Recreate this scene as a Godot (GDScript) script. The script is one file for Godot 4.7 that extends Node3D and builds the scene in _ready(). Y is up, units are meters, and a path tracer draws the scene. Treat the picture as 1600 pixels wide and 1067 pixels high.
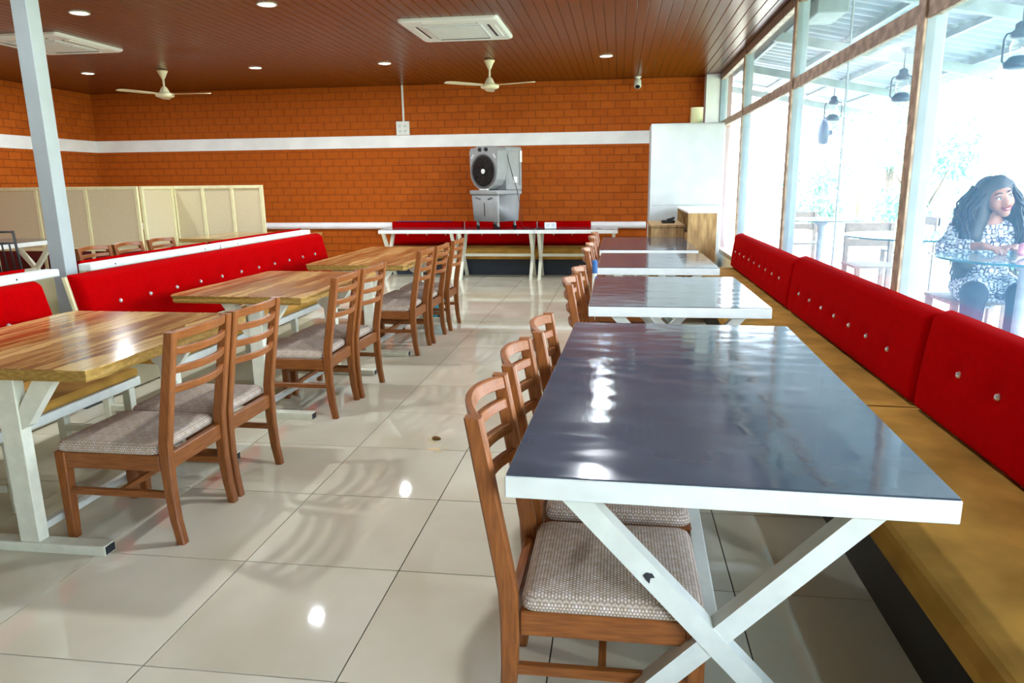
extends Node3D

var M := {}
var used := {}
var rng := RandomNumberGenerator.new()

const ROOM_L := -8.6
const ROOM_R := 1.40
const ROOM_B := -11.15
const ROOM_F := 2.2
const CEIL := 2.87
const EYE := Vector3(0, 1.39334, 0)
const LAMP := 3.6

# ------------------------------------------------------------------ scene start
func _ready() -> void:
	rng.seed = 7
	setup_camera_and_light()
	make_materials()
	build_floor()
	build_ceiling()
	build_walls()
	build_windows()
	build_right_benches()
	build_left_benches()
	build_back_bench()
	build_right_tables()
	build_left_tables()
	build_back_tables()
	build_chairs()
	build_screens()
	build_second_row()
	build_post()
	build_wardrobe_and_desk()
	build_cooler()
	build_ceiling_fittings()
	build_wall_fittings()
	build_floor_things()
	build_terrace()
	build_garden()
	build_person()

func setup_camera_and_light() -> void:
	var cam := Camera3D.new()
	cam.name = "camera"
	var f := 1109.3376
	cam.near = 0.05
	cam.far = 300.0
	cam.projection = Camera3D.PROJECTION_FRUSTUM
	cam.size = 2.0 * cam.near * 533.5 / f
	cam.frustum_offset = Vector2(-18.3646, -4.4216) / f * cam.near
	cam.position = EYE
	cam.rotation = Vector3(-0.216717941, 0.133362864, -0.0106625763)
	add_child(cam)
	cam.current = true
	var env := Environment.new()
	env.background_mode = Environment.BG_SKY
	var sky := Sky.new()
	var sm := ProceduralSkyMaterial.new()
	sm.sky_top_color = Color(0.80, 0.90, 1.0)
	sm.sky_horizon_color = Color(0.95, 0.98, 1.0)
	sm.ground_horizon_color = Color(0.85, 0.86, 0.84)
	sm.ground_bottom_color = Color(0.6, 0.6, 0.58)
	sm.sun_angle_max = 1.0
	sm.energy_multiplier = 20.0
	sky.sky_material = sm
	env.sky = sky
	env.tonemap_mode = Environment.TONE_MAPPER_LINEAR
	env.tonemap_exposure = 1.0
	env.sdfgi_enabled = true
	env.ssao_enabled = true
	env.ssil_enabled = true
	var we := WorldEnvironment.new()
	we.name = "environment"
	we.environment = env
	add_child(we)
	var sun := DirectionalLight3D.new()
	sun.name = "sun"
	sun.light_energy = 16.0
	sun.light_color = Color(1.0, 0.97, 0.92)
	sun.light_angular_distance = 1.0
	sun.shadow_enabled = true
	add_child(sun)
	sun.look_at_from_position(Vector3(-2.5, 6, 2.5), Vector3.ZERO)

# ------------------------------------------------------------------ geometry helpers
func new_st() -> SurfaceTool:
	var st := SurfaceTool.new()
	st.begin(Mesh.PRIMITIVE_TRIANGLES)
	return st

func emit(st: SurfaceTool, t: PackedVector3Array, smooth := -1) -> void:
	var vol := 0.0
	var o := t[0]
	for i in range(0, t.size(), 3):
		vol += (t[i] - o).dot((t[i + 1] - o).cross(t[i + 2] - o))
	st.set_smooth_group(smooth)
	for i in range(0, t.size(), 3):
		st.add_vertex(t[i])
		if vol > 0.0:
			st.add_vertex(t[i + 2]); st.add_vertex(t[i + 1])
		else:
			st.add_vertex(t[i + 1]); st.add_vertex(t[i + 2])

func loft(st: SurfaceTool, rings: Array, smooth := -1, caps := true, closed := false) -> void:
	var t := PackedVector3Array()
	var n: int = rings[0].size()
	var cnt := rings.size() if closed else rings.size() - 1
	for k in cnt:
		var a: PackedVector3Array = rings[k]
		var b: PackedVector3Array = rings[(k + 1) % rings.size()]
		for i in n:
			var j := (i + 1) % n
			t.append(a[i]); t.append(a[j]); t.append(b[j])
			t.append(a[i]); t.append(b[j]); t.append(b[i])
	if caps and not closed:
		var a: PackedVector3Array = rings[0]
		var b: PackedVector3Array = rings[-1]
		for i in range(1, n - 1):
			t.append(a[0]); t.append(a[i + 1]); t.append(a[i])
			t.append(b[0]); t.append(b[i]); t.append(b[i + 1])
	emit(st, t, smooth)

func rring(c: Vector3, u: Vector3, v: Vector3, w: float, h: float, b: float) -> PackedVector3Array:
	var p := PackedVector3Array()
	var x := w * 0.5
	var y := h * 0.5
	if b <= 0.0:
		for q in [[-x, -y], [x, -y], [x, y], [-x, y]]:
			p.append(c + u * q[0] + v * q[1])
	else:
		for q in [[-x + b, -y], [x - b, -y], [x, -y + b], [x, y - b], [x - b, y], [-x + b, y], [-x, y - b], [-x, -y + b]]:
			p.append(c + u * q[0] + v * q[1])
	return p

# a box with chamfered edges
func bbox(st: SurfaceTool, c: Vector3, s: Vector3, b := 0.003, bas := Basis()) -> void:
	var u := bas.x
	var w := bas.y
	var v := bas.z
	if b <= 0.0:
		loft(st, [rring(c - w * s.y * 0.5, u, v, s.x, s.z, 0), rring(c + w * s.y * 0.5, u, v, s.x, s.z, 0)])
		return
	var h := s.y * 0.5
	loft(st, [rring(c - w * h, u, v, s.x - 2 * b, s.z - 2 * b, b * 0.4), rring(c - w * (h - b), u, v, s.x, s.z, b), rring(c + w * (h - b), u, v, s.x, s.z, b), rring(c + w * h, u, v, s.x - 2 * b, s.z - 2 * b, b * 0.4)])

# a rectangular bar from a to b
func bar(st: SurfaceTool, a: Vector3, b: Vector3, w: float, h: float, up := Vector3.UP, bev := 0.003) -> void:
	var d := (b - a).normalized()
	if absf(d.dot(up)) > 0.98:
		up = Vector3.RIGHT
	var u := d.cross(up).normalized()
	var v := u.cross(d).normalized()
	loft(st, [rring(a, u, v, w, h, bev), rring(b, u, v, w, h, bev)])

func circ(c: Vector3, u: Vector3, v: Vector3, r: float, n: int, r2 := -1.0) -> PackedVector3Array:
	var p := PackedVector3Array()
	for i in n:
		var a := TAU * i / n
		p.append(c + u * cos(a) * r + v * sin(a) * (r if r2 < 0 else r2))
	return p

func tube(st: SurfaceTool, pts: Array, r, n := 8) -> void:
	var rings := []
	var u := Vector3.ZERO
	for i in pts.size():
		var d: Vector3 = (pts[mini(i + 1, pts.size() - 1)] - pts[maxi(i - 1, 0)]).normalized()
		if u == Vector3.ZERO:
			u = d.cross(Vector3.UP if absf(d.y) < 0.9 else Vector3.RIGHT).normalized()
		u = (u - d * u.dot(d)).normalized()
		var rr: float = r[i] if r is Array else r
		rings.append(circ(pts[i], u, d.cross(u), rr, n))
	loft(st, rings, 1)

# profile: list of [radius, y]
func lathe(st: SurfaceTool, profile: Array, n := 16, c := Vector3.ZERO, smooth := 1, bas := Basis()) -> void:
	var rings := []
	for p in profile:
		rings.append(circ(c + bas.y * p[1], bas.x, bas.z, maxf(p[0], 0.0005), n))
	loft(st, rings, smooth)

func rr_ring(c: Vector3, w: float, d: float, r: float, seg := 4) -> PackedVector3Array:
	var p := PackedVector3Array()
	for q in [[1, 1, 0.0], [-1, 1, 90.0], [-1, -1, 180.0], [1, -1, 270.0]]:
		for k in seg + 1:
			var a := deg_to_rad(q[2] + 90.0 * k / seg)
			p.append(c + Vector3(q[0] * (w * 0.5 - r) + cos(a) * r, 0, q[1] * (d * 0.5 - r) + sin(a) * r))
	return p

# cushion with rounded edges and a crowned top, base at y = 0
func cushion(st: SurfaceTool, w: float, d: float, h: float, r: float, crown: float, c := Vector3.ZERO) -> void:
	var rings := [rr_ring(c, w - 0.012, d - 0.012, r), rr_ring(c + Vector3(0, h * 0.15, 0), w, d, r), rr_ring(c + Vector3(0, h * 0.45, 0), w, d, r)]
	for k in [[0.70, 0.006], [0.88, 0.018], [0.97, 0.036], [1.0, 0.06]]:
		rings.append(rr_ring(c + Vector3(0, h * k[0], 0), w - 2 * k[1], d - 2 * k[1], maxf(r - k[1] * 0.3, 0.01)))
	for k in [[0.55, 0.6], [0.25, 0.9], [0.02, 1.0]]:
		rings.append(rr_ring(c + Vector3(0, h + crown * k[1], 0), (w - 0.12) * k[0], (d - 0.12) * k[0], 0.01 * k[0]))
	loft(st, rings, 2)

func prism(st: SurfaceTool, poly: PackedVector2Array, o: Vector3, u: Vector3, v: Vector3, depth: Vector3, smooth := -1) -> void:
	var idx := Geometry2D.triangulate_polygon(poly)
	var t := PackedVector3Array()
	var n := poly.size()
	var ccw := not Geometry2D.is_polygon_clockwise(poly)
	for i in range(0, idx.size(), 3):
		var a := poly[idx[i]]; var b := poly[idx[i + 1]]; var c := poly[idx[i + 2]]
		if ((b - a).cross(c - a) > 0) != ccw:
			var s := b; b = c; c = s
		var pa := o + u * a.x + v * a.y; var pb := o + u * b.x + v * b.y; var pc := o + u * c.x + v * c.y
		t.append(pa); t.append(pc); t.append(pb)
		t.append(pa + depth); t.append(pb + depth); t.append(pc + depth)
	for i in n:
		var a := poly[i]; var b := poly[(i + 1) % n]
		var pa := o + u * a.x + v * a.y; var pb := o + u * b.x + v * b.y
		t.append(pa); t.append(pb); t.append(pb + depth)
		t.append(pa); t.append(pb + depth); t.append(pa + depth)
	emit(st, t, smooth)

# padded panel: length along x, height along y, front towards +z, dimples at the buttons
func padded(st: SurfaceTool, length: float, height: float, thick: float, r: float, buttons: Array, lean := 0.0, dimple := 0.022) -> void:
	var us := []
	var vs := []
	for k in [0.0, 0.06, 0.2, 0.45, 0.75]:
		us.append(k * r); vs.append(k * r)
	var nu := int(ceil((length - 2 * r) / 0.034))
	var nv := int(ceil((height - 2 * r) / 0.030))
	for i in nu + 1: us.append(r + (length - 2 * r) * i / nu)
	for i in nv + 1: vs.append(r + (height - 2 * r) * i / nv)
	for k in [0.75, 0.45, 0.2, 0.06, 0.0]:
		us.append(length - k * r); vs.append(height - k * r)
	var grid := []
	for u in us:
		var col := PackedVector3Array()
		var eu := minf(u, length - u) / r
		var fu := 1.0 if eu >= 1.0 else sqrt(maxf(0.0, 1.0 - (1.0 - eu) * (1.0 - eu)))
		for v in vs:
			var ev := minf(v, height - v) / r
			var fv := 1.0 if ev >= 1.0 else sqrt(maxf(0.0, 1.0 - (1.0 - ev) * (1.0 - ev)))
			var d := thick * minf(fu, fv) * (0.35 + 0.65 * maxf(fu, fv))
			d += 0.006 * sin(PI * v / height) * fu
			for b in buttons:
				var q := Vector2(u - b[0], v - b[1])
				if absf(q.x) < 0.14:
					d -= dimple * exp(-q.length_squared() / (2 * 0.032 * 0.032)) * fv
			col.append(Vector3(u, v, d - lean * v))
		grid.append(col)
	var t := PackedVector3Array()
	for i in us.size() - 1:
		for j in vs.size() - 1:
			var a: Vector3 = grid[i][j]; var b: Vector3 = grid[i + 1][j]; var c: Vector3 = grid[i + 1][j + 1]; var e: Vector3 = grid[i][j + 1]
			t.append(a); t.append(b); t.append(c)
			t.append(a); t.append(c); t.append(e)
	var p := Vector3(0, 0, -0.001); var q2 := Vector3(length, 0, -0.001); var q3 := Vector3(length, height, -0.001 - lean * height); var q4 := Vector3(0, height, -0.001 - lean * height)
	t.append(p); t.append(q3); t.append(q2)
	t.append(p); t.append(q4); t.append(q3)
	emit(st, t, 3)

# ------------------------------------------------------------------ node helpers
func numbered(called: String) -> String:
	if not used.has(called):
		used[called] = 0
		return called
	used[called] += 1
	return "%s_%03d" % [called, used[called]]

func tag(o: Node, label: String, category: String, group := "", kind := "") -> void:
	if label: o.set_meta("label", label)
	if category: o.set_meta("category", category)
	if group: o.set_meta("group", group)
	if kind: o.set_meta("kind", kind)

func thing(called: String, label: String, category: String, at := Vector3.ZERO, turn := 0.0, group := "") -> Node3D:
	var o := Node3D.new()
	o.name = numbered(called)
	add_child(o)
	o.position = at
	o.rotation.y = turn
	tag(o, label, category, group)
	return o

func mesh_of(st: SurfaceTool, m: Material) -> ArrayMesh:
	st.generate_normals()
	var a := st.commit()
	a.surface_set_material(0, m)
	return a

func put(parent: Node, called: String, mesh: Mesh, at := Vector3.ZERO, bas := Basis()) -> MeshInstance3D:
	var o := MeshInstance3D.new()
	o.name = called
	o.mesh = mesh
	o.transform = Transform3D(bas, at)
	parent.add_child(o, true)
	return o

func part(parent: Node, called: String, st: SurfaceTool, m: Material, at := Vector3.ZERO, bas := Basis()) -> MeshInstance3D:
	return put(parent, called, mesh_of(st, m), at, bas)

func solo(called: String, st: SurfaceTool, m: Material, label: String, category: String, group := "", kind := "", at := Vector3.ZERO, bas := Basis()) -> MeshInstance3D:
	var o := put(self, numbered(called), mesh_of(st, m), at, bas)
	tag(o, label, category, group, kind)
	return o

func copy_of(o: Node3D, called: String, label: String, at: Vector3, turn: float) -> Node3D:
	var c: Node3D = o.duplicate()
	c.name = numbered(called)
	add_child(c)
	c.position = at
	c.rotation.y = turn
	c.set_meta("label", label)
	return c

# ------------------------------------------------------------------ materials
func mat(c: Color, rough := 0.6, spec := 0.5, metal := 0.0) -> StandardMaterial3D:
	var m := StandardMaterial3D.new()
	m.albedo_color = c
	m.roughness = rough
	m.metallic_specular = spec
	m.metallic = metal
	return m

func noise_tex(freq: float, sd: int, lo: Color, hi: Color, oct := 4, size := 256, typ := FastNoiseLite.TYPE_SIMPLEX_SMOOTH) -> NoiseTexture2D:
	var n := FastNoiseLite.new()
	n.seed = sd
	n.frequency = freq
	n.noise_type = typ
	n.fractal_octaves = oct
	var t := NoiseTexture2D.new()
	t.width = size
	t.height = size
	t.seamless = true
	t.noise = n
	var g := Gradient.new()
	g.set_color(0, lo)
	g.set_color(1, hi)
	t.color_ramp = g
	return t

func tri(m: StandardMaterial3D, scale: Vector3, world := false) -> StandardMaterial3D:
	m.uv1_triplanar = true
	m.uv1_world_triplanar = world
	m.uv1_scale = scale
	return m

func textured(c: Color, tex: Texture2D, scale: Vector3, rough := 0.6, spec := 0.5, world := false) -> StandardMaterial3D:
	var m := mat(c, rough, spec)
	m.albedo_texture = tex
	return tri(m, scale, world)

func make_materials() -> void:
	var soft := noise_tex(0.012, 1, Color(0.94, 0.94, 0.94), Color(1, 1, 1), 4)
	var grain := noise_tex(0.02, 2, Color(0.62, 0.60, 0.58), Color(1, 1, 1), 5)
	var fine := noise_tex(0.08, 3, Color(0.72, 0.72, 0.72), Color(1, 1, 1), 3)
	var rough_t := noise_tex(0.02, 4, Color(0.45, 0.45, 0.45), Color(1, 1, 1), 5)
	# white painted steel, cream paint
	M.white = mat(Color(0.90, 0.91, 0.89), 0.38)
	M.steel = textured(Color(0.88, 0.89, 0.85), soft, Vector3(3, 3, 3), 0.35)
	M.cream_leg = textured(Color(0.90, 0.90, 0.82), soft, Vector3(4, 4, 4), 0.45)
	M.edge_white = textured(Color(0.91, 0.92, 0.90), soft, Vector3(2, 2, 2), 0.45)
	M.worn = mat(Color(0.16, 0.18, 0.2), 0.6)
	M.wardrobe = textured(Color(0.78, 0.80, 0.80), soft, Vector3(0.9, 0.9, 0.9), 0.5)
	M.wall_white = textured(Color(0.93, 0.93, 0.92), soft, Vector3(0.7, 0.7, 0.7), 0.6)
	M.stripe = textured(Color(0.97, 0.97, 0.97), soft, Vector3(0.6, 0.6, 0.6), 0.6, 0.5, true)
	M.post = textured(Color(0.655, 0.69, 0.705), soft, Vector3(0.9, 0.9, 0.9), 0.4)
	# window frames: taupe brown paint
	M.frame = textured(Color(0.80, 0.69, 0.59), grain, Vector3(2, 2, 2), 0.5)
	M.frame_white = textured(Color(0.58, 0.64, 0.67), soft, Vector3(1.5, 1.5, 1.5), 0.5)
	M.glass = mat(Color(0.46, 0.78, 1.0, 0.02), 0.25)
	M.glass.transparency = BaseMaterial3D.TRANSPARENCY_ALPHA
	# floor tiles
	M.grout = mat(Color(0.20, 0.16, 0.11), 0.9)
	M.tile = []
	var cloud := noise_tex(0.006, 11, Color(0.88, 0.86, 0.82), Color(1, 1, 1), 5)
	var tile_rough := noise_tex(0.015, 12, Color(0.55, 0.55, 0.55), Color(1, 1, 1), 5)
	for k in 4:
		var m := textured(Color(0.90, 0.88, 0.805).darkened(0.012 * k), cloud, Vector3(0.55, 0.55, 0.55), 0.045, 0.5, true)
		m.roughness_texture = tile_rough
		m.uv1_offset = Vector3(0.13 * k, 0.37 * k, 0.21 * k)
		M.tile.append(m)
	# bricks
	M.mortar = mat(Color(0.54, 0.24, 0.02), 0.85)
	M.brick = []
	for k in 4:
		var m := textured([Color(0.70, 0.335, 0.075), Color(0.715, 0.35, 0.09), Color(0.69, 0.335, 0.09), Color(0.68, 0.32, 0.07)][k], soft, Vector3(2.2, 2.2, 2.2), 0.7, 0.25, true)
		m.uv1_offset = Vector3(0.3 * k, 0.17 * k, 0)
		M.brick.append(m)
	# ceiling planks
	M.ceiling_gap = mat(Color(0.16, 0.09, 0.05), 0.9)
	M.plank = []
	for k in 4:
		var m := textured([Color(0.53, 0.28, 0.035), Color(0.545, 0.29, 0.045), Color(0.52, 0.27, 0.03), Color(0.535, 0.285, 0.045)][k], grain, Vector3(14, 14, 0.7), 0.26, 0.36, true)
		m.uv1_offset = Vector3(0.3 * k, 0.1, 0.43 * k)
		M.plank.append(m)
	# chair wood; grain along y, x and z
	var wc := Color(0.635, 0.375, 0.165)
	var grain2 := noise_tex(0.02, 2, Color(0.74, 0.70, 0.66), Color(1, 1, 1), 5)
	M.wood_y = textured(wc, grain2, Vector3(16, 1.6, 16), 0.36)
	M.wood_x = textured(wc, grain2, Vector3(1.6, 16, 16), 0.36)
	M.wood_z = textured(wc, grain2, Vector3(16, 16, 1.6), 0.36)
	# woven seat
	var im := Image.create(64, 64, false, Image.FORMAT_RGB8)
	for y in 64:
		for x in 64:
			var row := y / 8
			var fx := float((x + (4 if row % 2 else 0)) % 8) - 3.5
			var fy := float(y % 8) - 3.5
			var q := sqrt(fx * fx + fy * fy * 0.8)
			var c := Color(0.97, 0.93, 0.90).lerp(Color(0.62, 0.56, 0.53), clampf((q - 1.9) / 1.6, 0, 1))
			im.set_pixel(x, y, c)
	var weave := ImageTexture.create_from_image(im)
	M.seat = textured(Color(1, 1, 1), weave, Vector3(15, 15, 15), 0.85, 0.2)
	M.seat.detail_enabled = true
	M.seat.detail_blend_mode = BaseMaterial3D.BLEND_MODE_MUL
	M.seat.detail_albedo = noise_tex(0.01, 21, Color(0.86, 0.80, 0.70), Color(1, 1, 1), 4)
	# velvet and suede
	M.velvet = textured(Color(0.645, 0.0, 0.01), noise_tex(0.03, 31, Color(0.92, 0.92, 0.92), Color(1, 1, 1), 5), Vector3(3, 3, 3), 0.95, 0.1)
	M.velvet.rim_enabled = true
	M.velvet.rim = 0.12
	M.velvet.rim_tint = 0.95
	M.suede = textured(Color(0.77, 0.58, 0.27), noise_tex(0.014, 32, Color(0.74, 0.73, 0.70), Color(1, 1, 1), 5), Vector3(0.9, 1.1, 0.9), 0.9, 0.2)
	M.suede.rim_enabled = true
	M.suede.rim = 0.2
	M.suede.rim_tint = 0.7
	M.plinth = mat(Color(0.13, 0.12, 0.115), 0.45)
	M.plinth_blue = mat(Color(0.16, 0.20, 0.25), 0.5)
	M.cream_panel = textured(Color(0.80, 0.76, 0.62), soft, Vector3(1, 1, 1), 0.55)
	M.crystal = mat(Color(0.93, 0.94, 0.96), 0.12, 0.6, 0.75)
	# dark laminate table tops with wiping smears
	M.laminate = mat(Color(0.29, 0.33, 0.385), 0.2, 0.66)
	M.laminate.albedo_texture = noise_tex(0.02, 41, Color(0.86, 0.86, 0.86), Color(1, 1, 1), 5)
	M.laminate.roughness_texture = smear_texture()
	tri(M.laminate, Vector3(0.5, 0.5, 0.5))
	M.laminate.uv1_offset = Vector3(0.5, 0.5, 0.5)
	# striped wood table tops
	M.tabletop = textured(Color(1, 1, 1), wood_stripes(), Vector3(0.5, 0.5, 0.5), 0.15, 0.5)
	M.tabletop.uv1_offset = Vector3(0.5, 0.5, 0.5)
	M.bark = textured(Color(0.74, 0.60, 0.30), noise_tex(0.03, 52, Color(0.70, 0.63, 0.52), Color(1, 1, 1), 5), Vector3(3, 9, 3), 0.6)
	M.desk_wood = textured(Color(0.80, 0.66, 0.44), noise_tex(0.016, 53, Color(0.70, 0.64, 0.56), Color(1, 1, 1), 5), Vector3(3.2, 0.7, 3.2), 0.5)
	M.dark_wood = mat(Color(0.25, 0.15, 0.09), 0.6)
	# others
	M.screen_cloth = textured(Color(0.85, 0.80, 0.67), noise_tex(0.05, 61, Color(0.93, 0.92, 0.90), Color(1, 1, 1), 4), Vector3(3, 3, 3), 0.9, 0.2)
	M.screen_frame = textured(Color(0.91, 0.88, 0.70), soft, Vector3(2, 2, 2), 0.5)
	M.maroon = mat(Color(0.35, 0.06, 0.05), 0.8)
	M.fan = mat(Color(0.90, 0.87, 0.74), 0.35)
	M.plastic_grey = textured(Color(0.60, 0.61, 0.615), soft, Vector3(2, 2, 2), 0.42)
	M.plastic_dark = mat(Color(0.05, 0.05, 0.055), 0.4)
	M.plastic_mid = mat(Color(0.33, 0.33, 0.34), 0.45)
	M.ac_white = mat(Color(0.90, 0.91, 0.91), 0.4)
	M.ac_grille = mat(Color(0.80, 0.82, 0.84), 0.5)
	M.black = mat(Color(0.03, 0.03, 0.035), 0.4)
	M.iron = mat(Color(0.06, 0.06, 0.07), 0.45)
	M.blue_paint = mat(Color(0.30, 0.42, 0.62), 0.4)
	M.blue_cloth = mat(Color(0.22, 0.40, 0.62), 0.8)
	M.cyan = mat(Color(0.22, 0.72, 0.84), 0.35)
	M.pale_blue = mat(Color(0.74, 0.83, 0.86), 0.3)
	M.purple = mat(Color(0.34, 0.16, 0.50), 0.8)
	M.cream_plastic = mat(Color(0.91, 0.90, 0.70), 0.5)
	M.chrome = mat(Color(0.8, 0.81, 0.82), 0.2, 0.5, 1.0)
	M.rubber = mat(Color(0.05, 0.05, 0.05), 0.7)
	M.food = mat(Color(0.45, 0.30, 0.08), 0.7)
	M.lamp = mat(Color(1, 1, 1), 0.5)
	M.lamp.emission_enabled = true
	M.lamp.emission = Color(1.0, 0.98, 0.95)
	M.lamp.emission_energy_multiplier = 6.0
	M.stain = mat(Color(0.80, 0.72, 0.52), 0.5)

# worn streaks across the table (gloss differs where the cloth wiped)
func smear_texture() -> ImageTexture:
	var n := FastNoiseLite.new()
	n.seed = 5; n.frequency = 0.02; n.fractal_octaves = 5
	var n2 := FastNoiseLite.new()
	n2.seed = 9; n2.frequency = 0.05; n2.fractal_octaves = 4
	var im := Image.create(512, 512, false, Image.FORMAT_RGB8)
	for y in 512:
		for x in 512:
			var s := n.get_noise_2d(x * 0.5, y * 1.6) * 0.5 + 0.5
			var w := n2.get_noise_2d(x * 0.6 + 700, y * 0.9) * 0.5 + 0.5
			var r := 0.055 + 0.085 * smoothstep(0.35, 0.8, s) + 0.04 * smoothstep(0.3, 0.8, w)
			im.set_pixel(x, y, Color(r * 5.0, r * 5.0, r * 5.0))
	return ImageTexture.create_from_image(im)

func wood_stripes() -> ImageTexture:
	var n := FastNoiseLite.new()
	n.seed = 15; n.frequency = 0.02; n.fractal_octaves = 4
	var n2 := FastNoiseLite.new()
	n2.seed = 19; n2.frequency = 0.09; n2.fractal_octaves = 3
	var r := RandomNumberGenerator.new()
	r.seed = 3
	var size := 512
	var tone := PackedFloat32Array()
	tone.resize(size)
	var x := 0
	while x < size:
		var w := r.randi_range(10, 26)
		var t := r.randf_range(0.0, 1.0)
		for k in w:
			if x + k < size: tone[x + k] = t
		x += w
	var im := Image.create(size, size, false, Image.FORMAT_RGB8)
	var pale := Color(0.80, 0.665, 0.425)
	var brown := Color(0.45, 0.28, 0.135)
	for yy in size:
		for xx in size:
			var drift := n.get_noise_2d(xx * 0.8, yy * 0.5) * 12.0
			var k := posmod(int(xx + drift), size)
			var g := n2.get_noise_2d(xx * 4.0, yy * 0.12)
			var big := n.get_noise_2d(xx * 3.2 + 300, yy * 0.20 + 90)
			var t := clampf((tone[k] - 0.45) * 0.95 + big * 0.75 + g * 0.18 + 0.28, 0.0, 1.0)
			im.set_pixel(xx, yy, pale.lerp(brown, t))
	return ImageTexture.create_from_image(im)

# ------------------------------------------------------------------ the room
# a flat piece (tile, brick) w x d, h high, its face chamfered; face towards +y
func slab_mesh(w: float, d: float, h: float, b: float, m: Material) -> ArrayMesh:
	var st := new_st()
	loft(st, [rring(Vector3(0, -h, 0), Vector3.RIGHT, Vector3.BACK, w, d, 0), rring(Vector3(0, -b, 0), Vector3.RIGHT, Vector3.BACK, w, d, 0), rring(Vector3.ZERO, Vector3.RIGHT, Vector3.BACK, w - 2 * b, d - 2 * b, 0)])
	return mesh_of(st, m)

func build_floor() -> void:
	var fl := Node3D.new()
	fl.name = "floor"
	add_child(fl)
	tag(fl, "glossy cream square floor tiles with thin dark joints across the whole room", "floor", "", "structure")
	var st := new_st()
	bbox(st, Vector3((ROOM_L + ROOM_R) * 0.5, -0.104, (ROOM_B + ROOM_F) * 0.5), Vector3(ROOM_R - ROOM_L + 0.2, 0.2, ROOM_F - ROOM_B + 0.2), 0)
	part(fl, "joint_bed", st, M.grout)
	var s := 0.6
	var x0 := -1.98134
	var z0 := -1.08976
	var cache := {}
	var rest := new_st()
	var any := false
	for i in range(-12, 7):
		for j in range(-6, 18):
			var xa := maxf(x0 + i * s, ROOM_L); var xb := minf(x0 + (i + 1) * s, ROOM_R)
			var za := maxf(z0 - (j + 1) * s, ROOM_B); var zb := minf(z0 - j * s, ROOM_F)
			if xb - xa < 0.02 or zb - za < 0.02: continue
			var w := xb - xa - 0.0045
			var d := zb - za - 0.0045
			var c := Vector3((xa + xb) * 0.5, 0, (za + zb) * 0.5)
			if j < 0:
				loft(rest, [rring(c - Vector3(0, 0.02, 0), Vector3.RIGHT, Vector3.BACK, w, d, 0), rring(c, Vector3.RIGHT, Vector3.BACK, w, d, 0)])
				any = true
				continue
			var k := rng.randi() % 4
			var key := "%.3f_%.3f_%d" % [w, d, k]
			if not cache.has(key):
				cache[key] = slab_mesh(w, d, 0.02, 0.0004, M.tile[k])
			put(fl, "tile", cache[key], c)
	if any:
		var o := part(fl, "tiles_behind", rest, M.tile[0])
		o.set_meta("kind", "stuff")

func build_ceiling() -> void:
	var ce := Node3D.new()
	ce.name = "ceiling"
	add_child(ce)
	tag(ce, "glossy brown wood-look plank ceiling with fine grooves", "ceiling", "", "structure")
	var st := new_st()
	bbox(st, Vector3((ROOM_L + ROOM_R) * 0.5, CEIL + 0.115, (ROOM_B + ROOM_F) * 0.5), Vector3(ROOM_R - ROOM_L + 0.5, 0.2, ROOM_F - ROOM_B + 0.4), 0)
	part(ce, "deck", st, M.ceiling_gap)
	var pw := 0.0978
	var n := int(ceil((ROOM_R - ROOM_L) / pw))
	var cache := {}
	for i in n:
		var xb := ROOM_R - i * pw
		var xa := maxf(xb - pw, ROOM_L)
		var w := xb - xa - 0.002
		if w < 0.01: continue
		for seg in [[ROOM_B, -8.30], [-8.297, ROOM_F]]:
			var k := rng.randi() % 4
			var key := "%.3f_%.2f_%d" % [w, seg[0], k]
			if not cache.has(key):
				var p := new_st()
				var ln: float = seg[1] - seg[0]
				var h := w * 0.5
				var poly := PackedVector2Array([Vector2(-h, 0.017), Vector2(-h, 0.004), Vector2(-h + 0.005, 0), Vector2(h - 0.005, 0), Vector2(h, 0.004), Vector2(h, 0.017)])
				prism(p, poly, Vector3(0, 0, -ln * 0.5), Vector3.RIGHT, Vector3.UP, Vector3(0, 0, ln))
				cache[key] = mesh_of(p, M.plank[k])
			put(ce, "plank", cache[key], Vector3((xa + xb) * 0.5, CEIL, (seg[0] + seg[1]) * 0.5))

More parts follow.
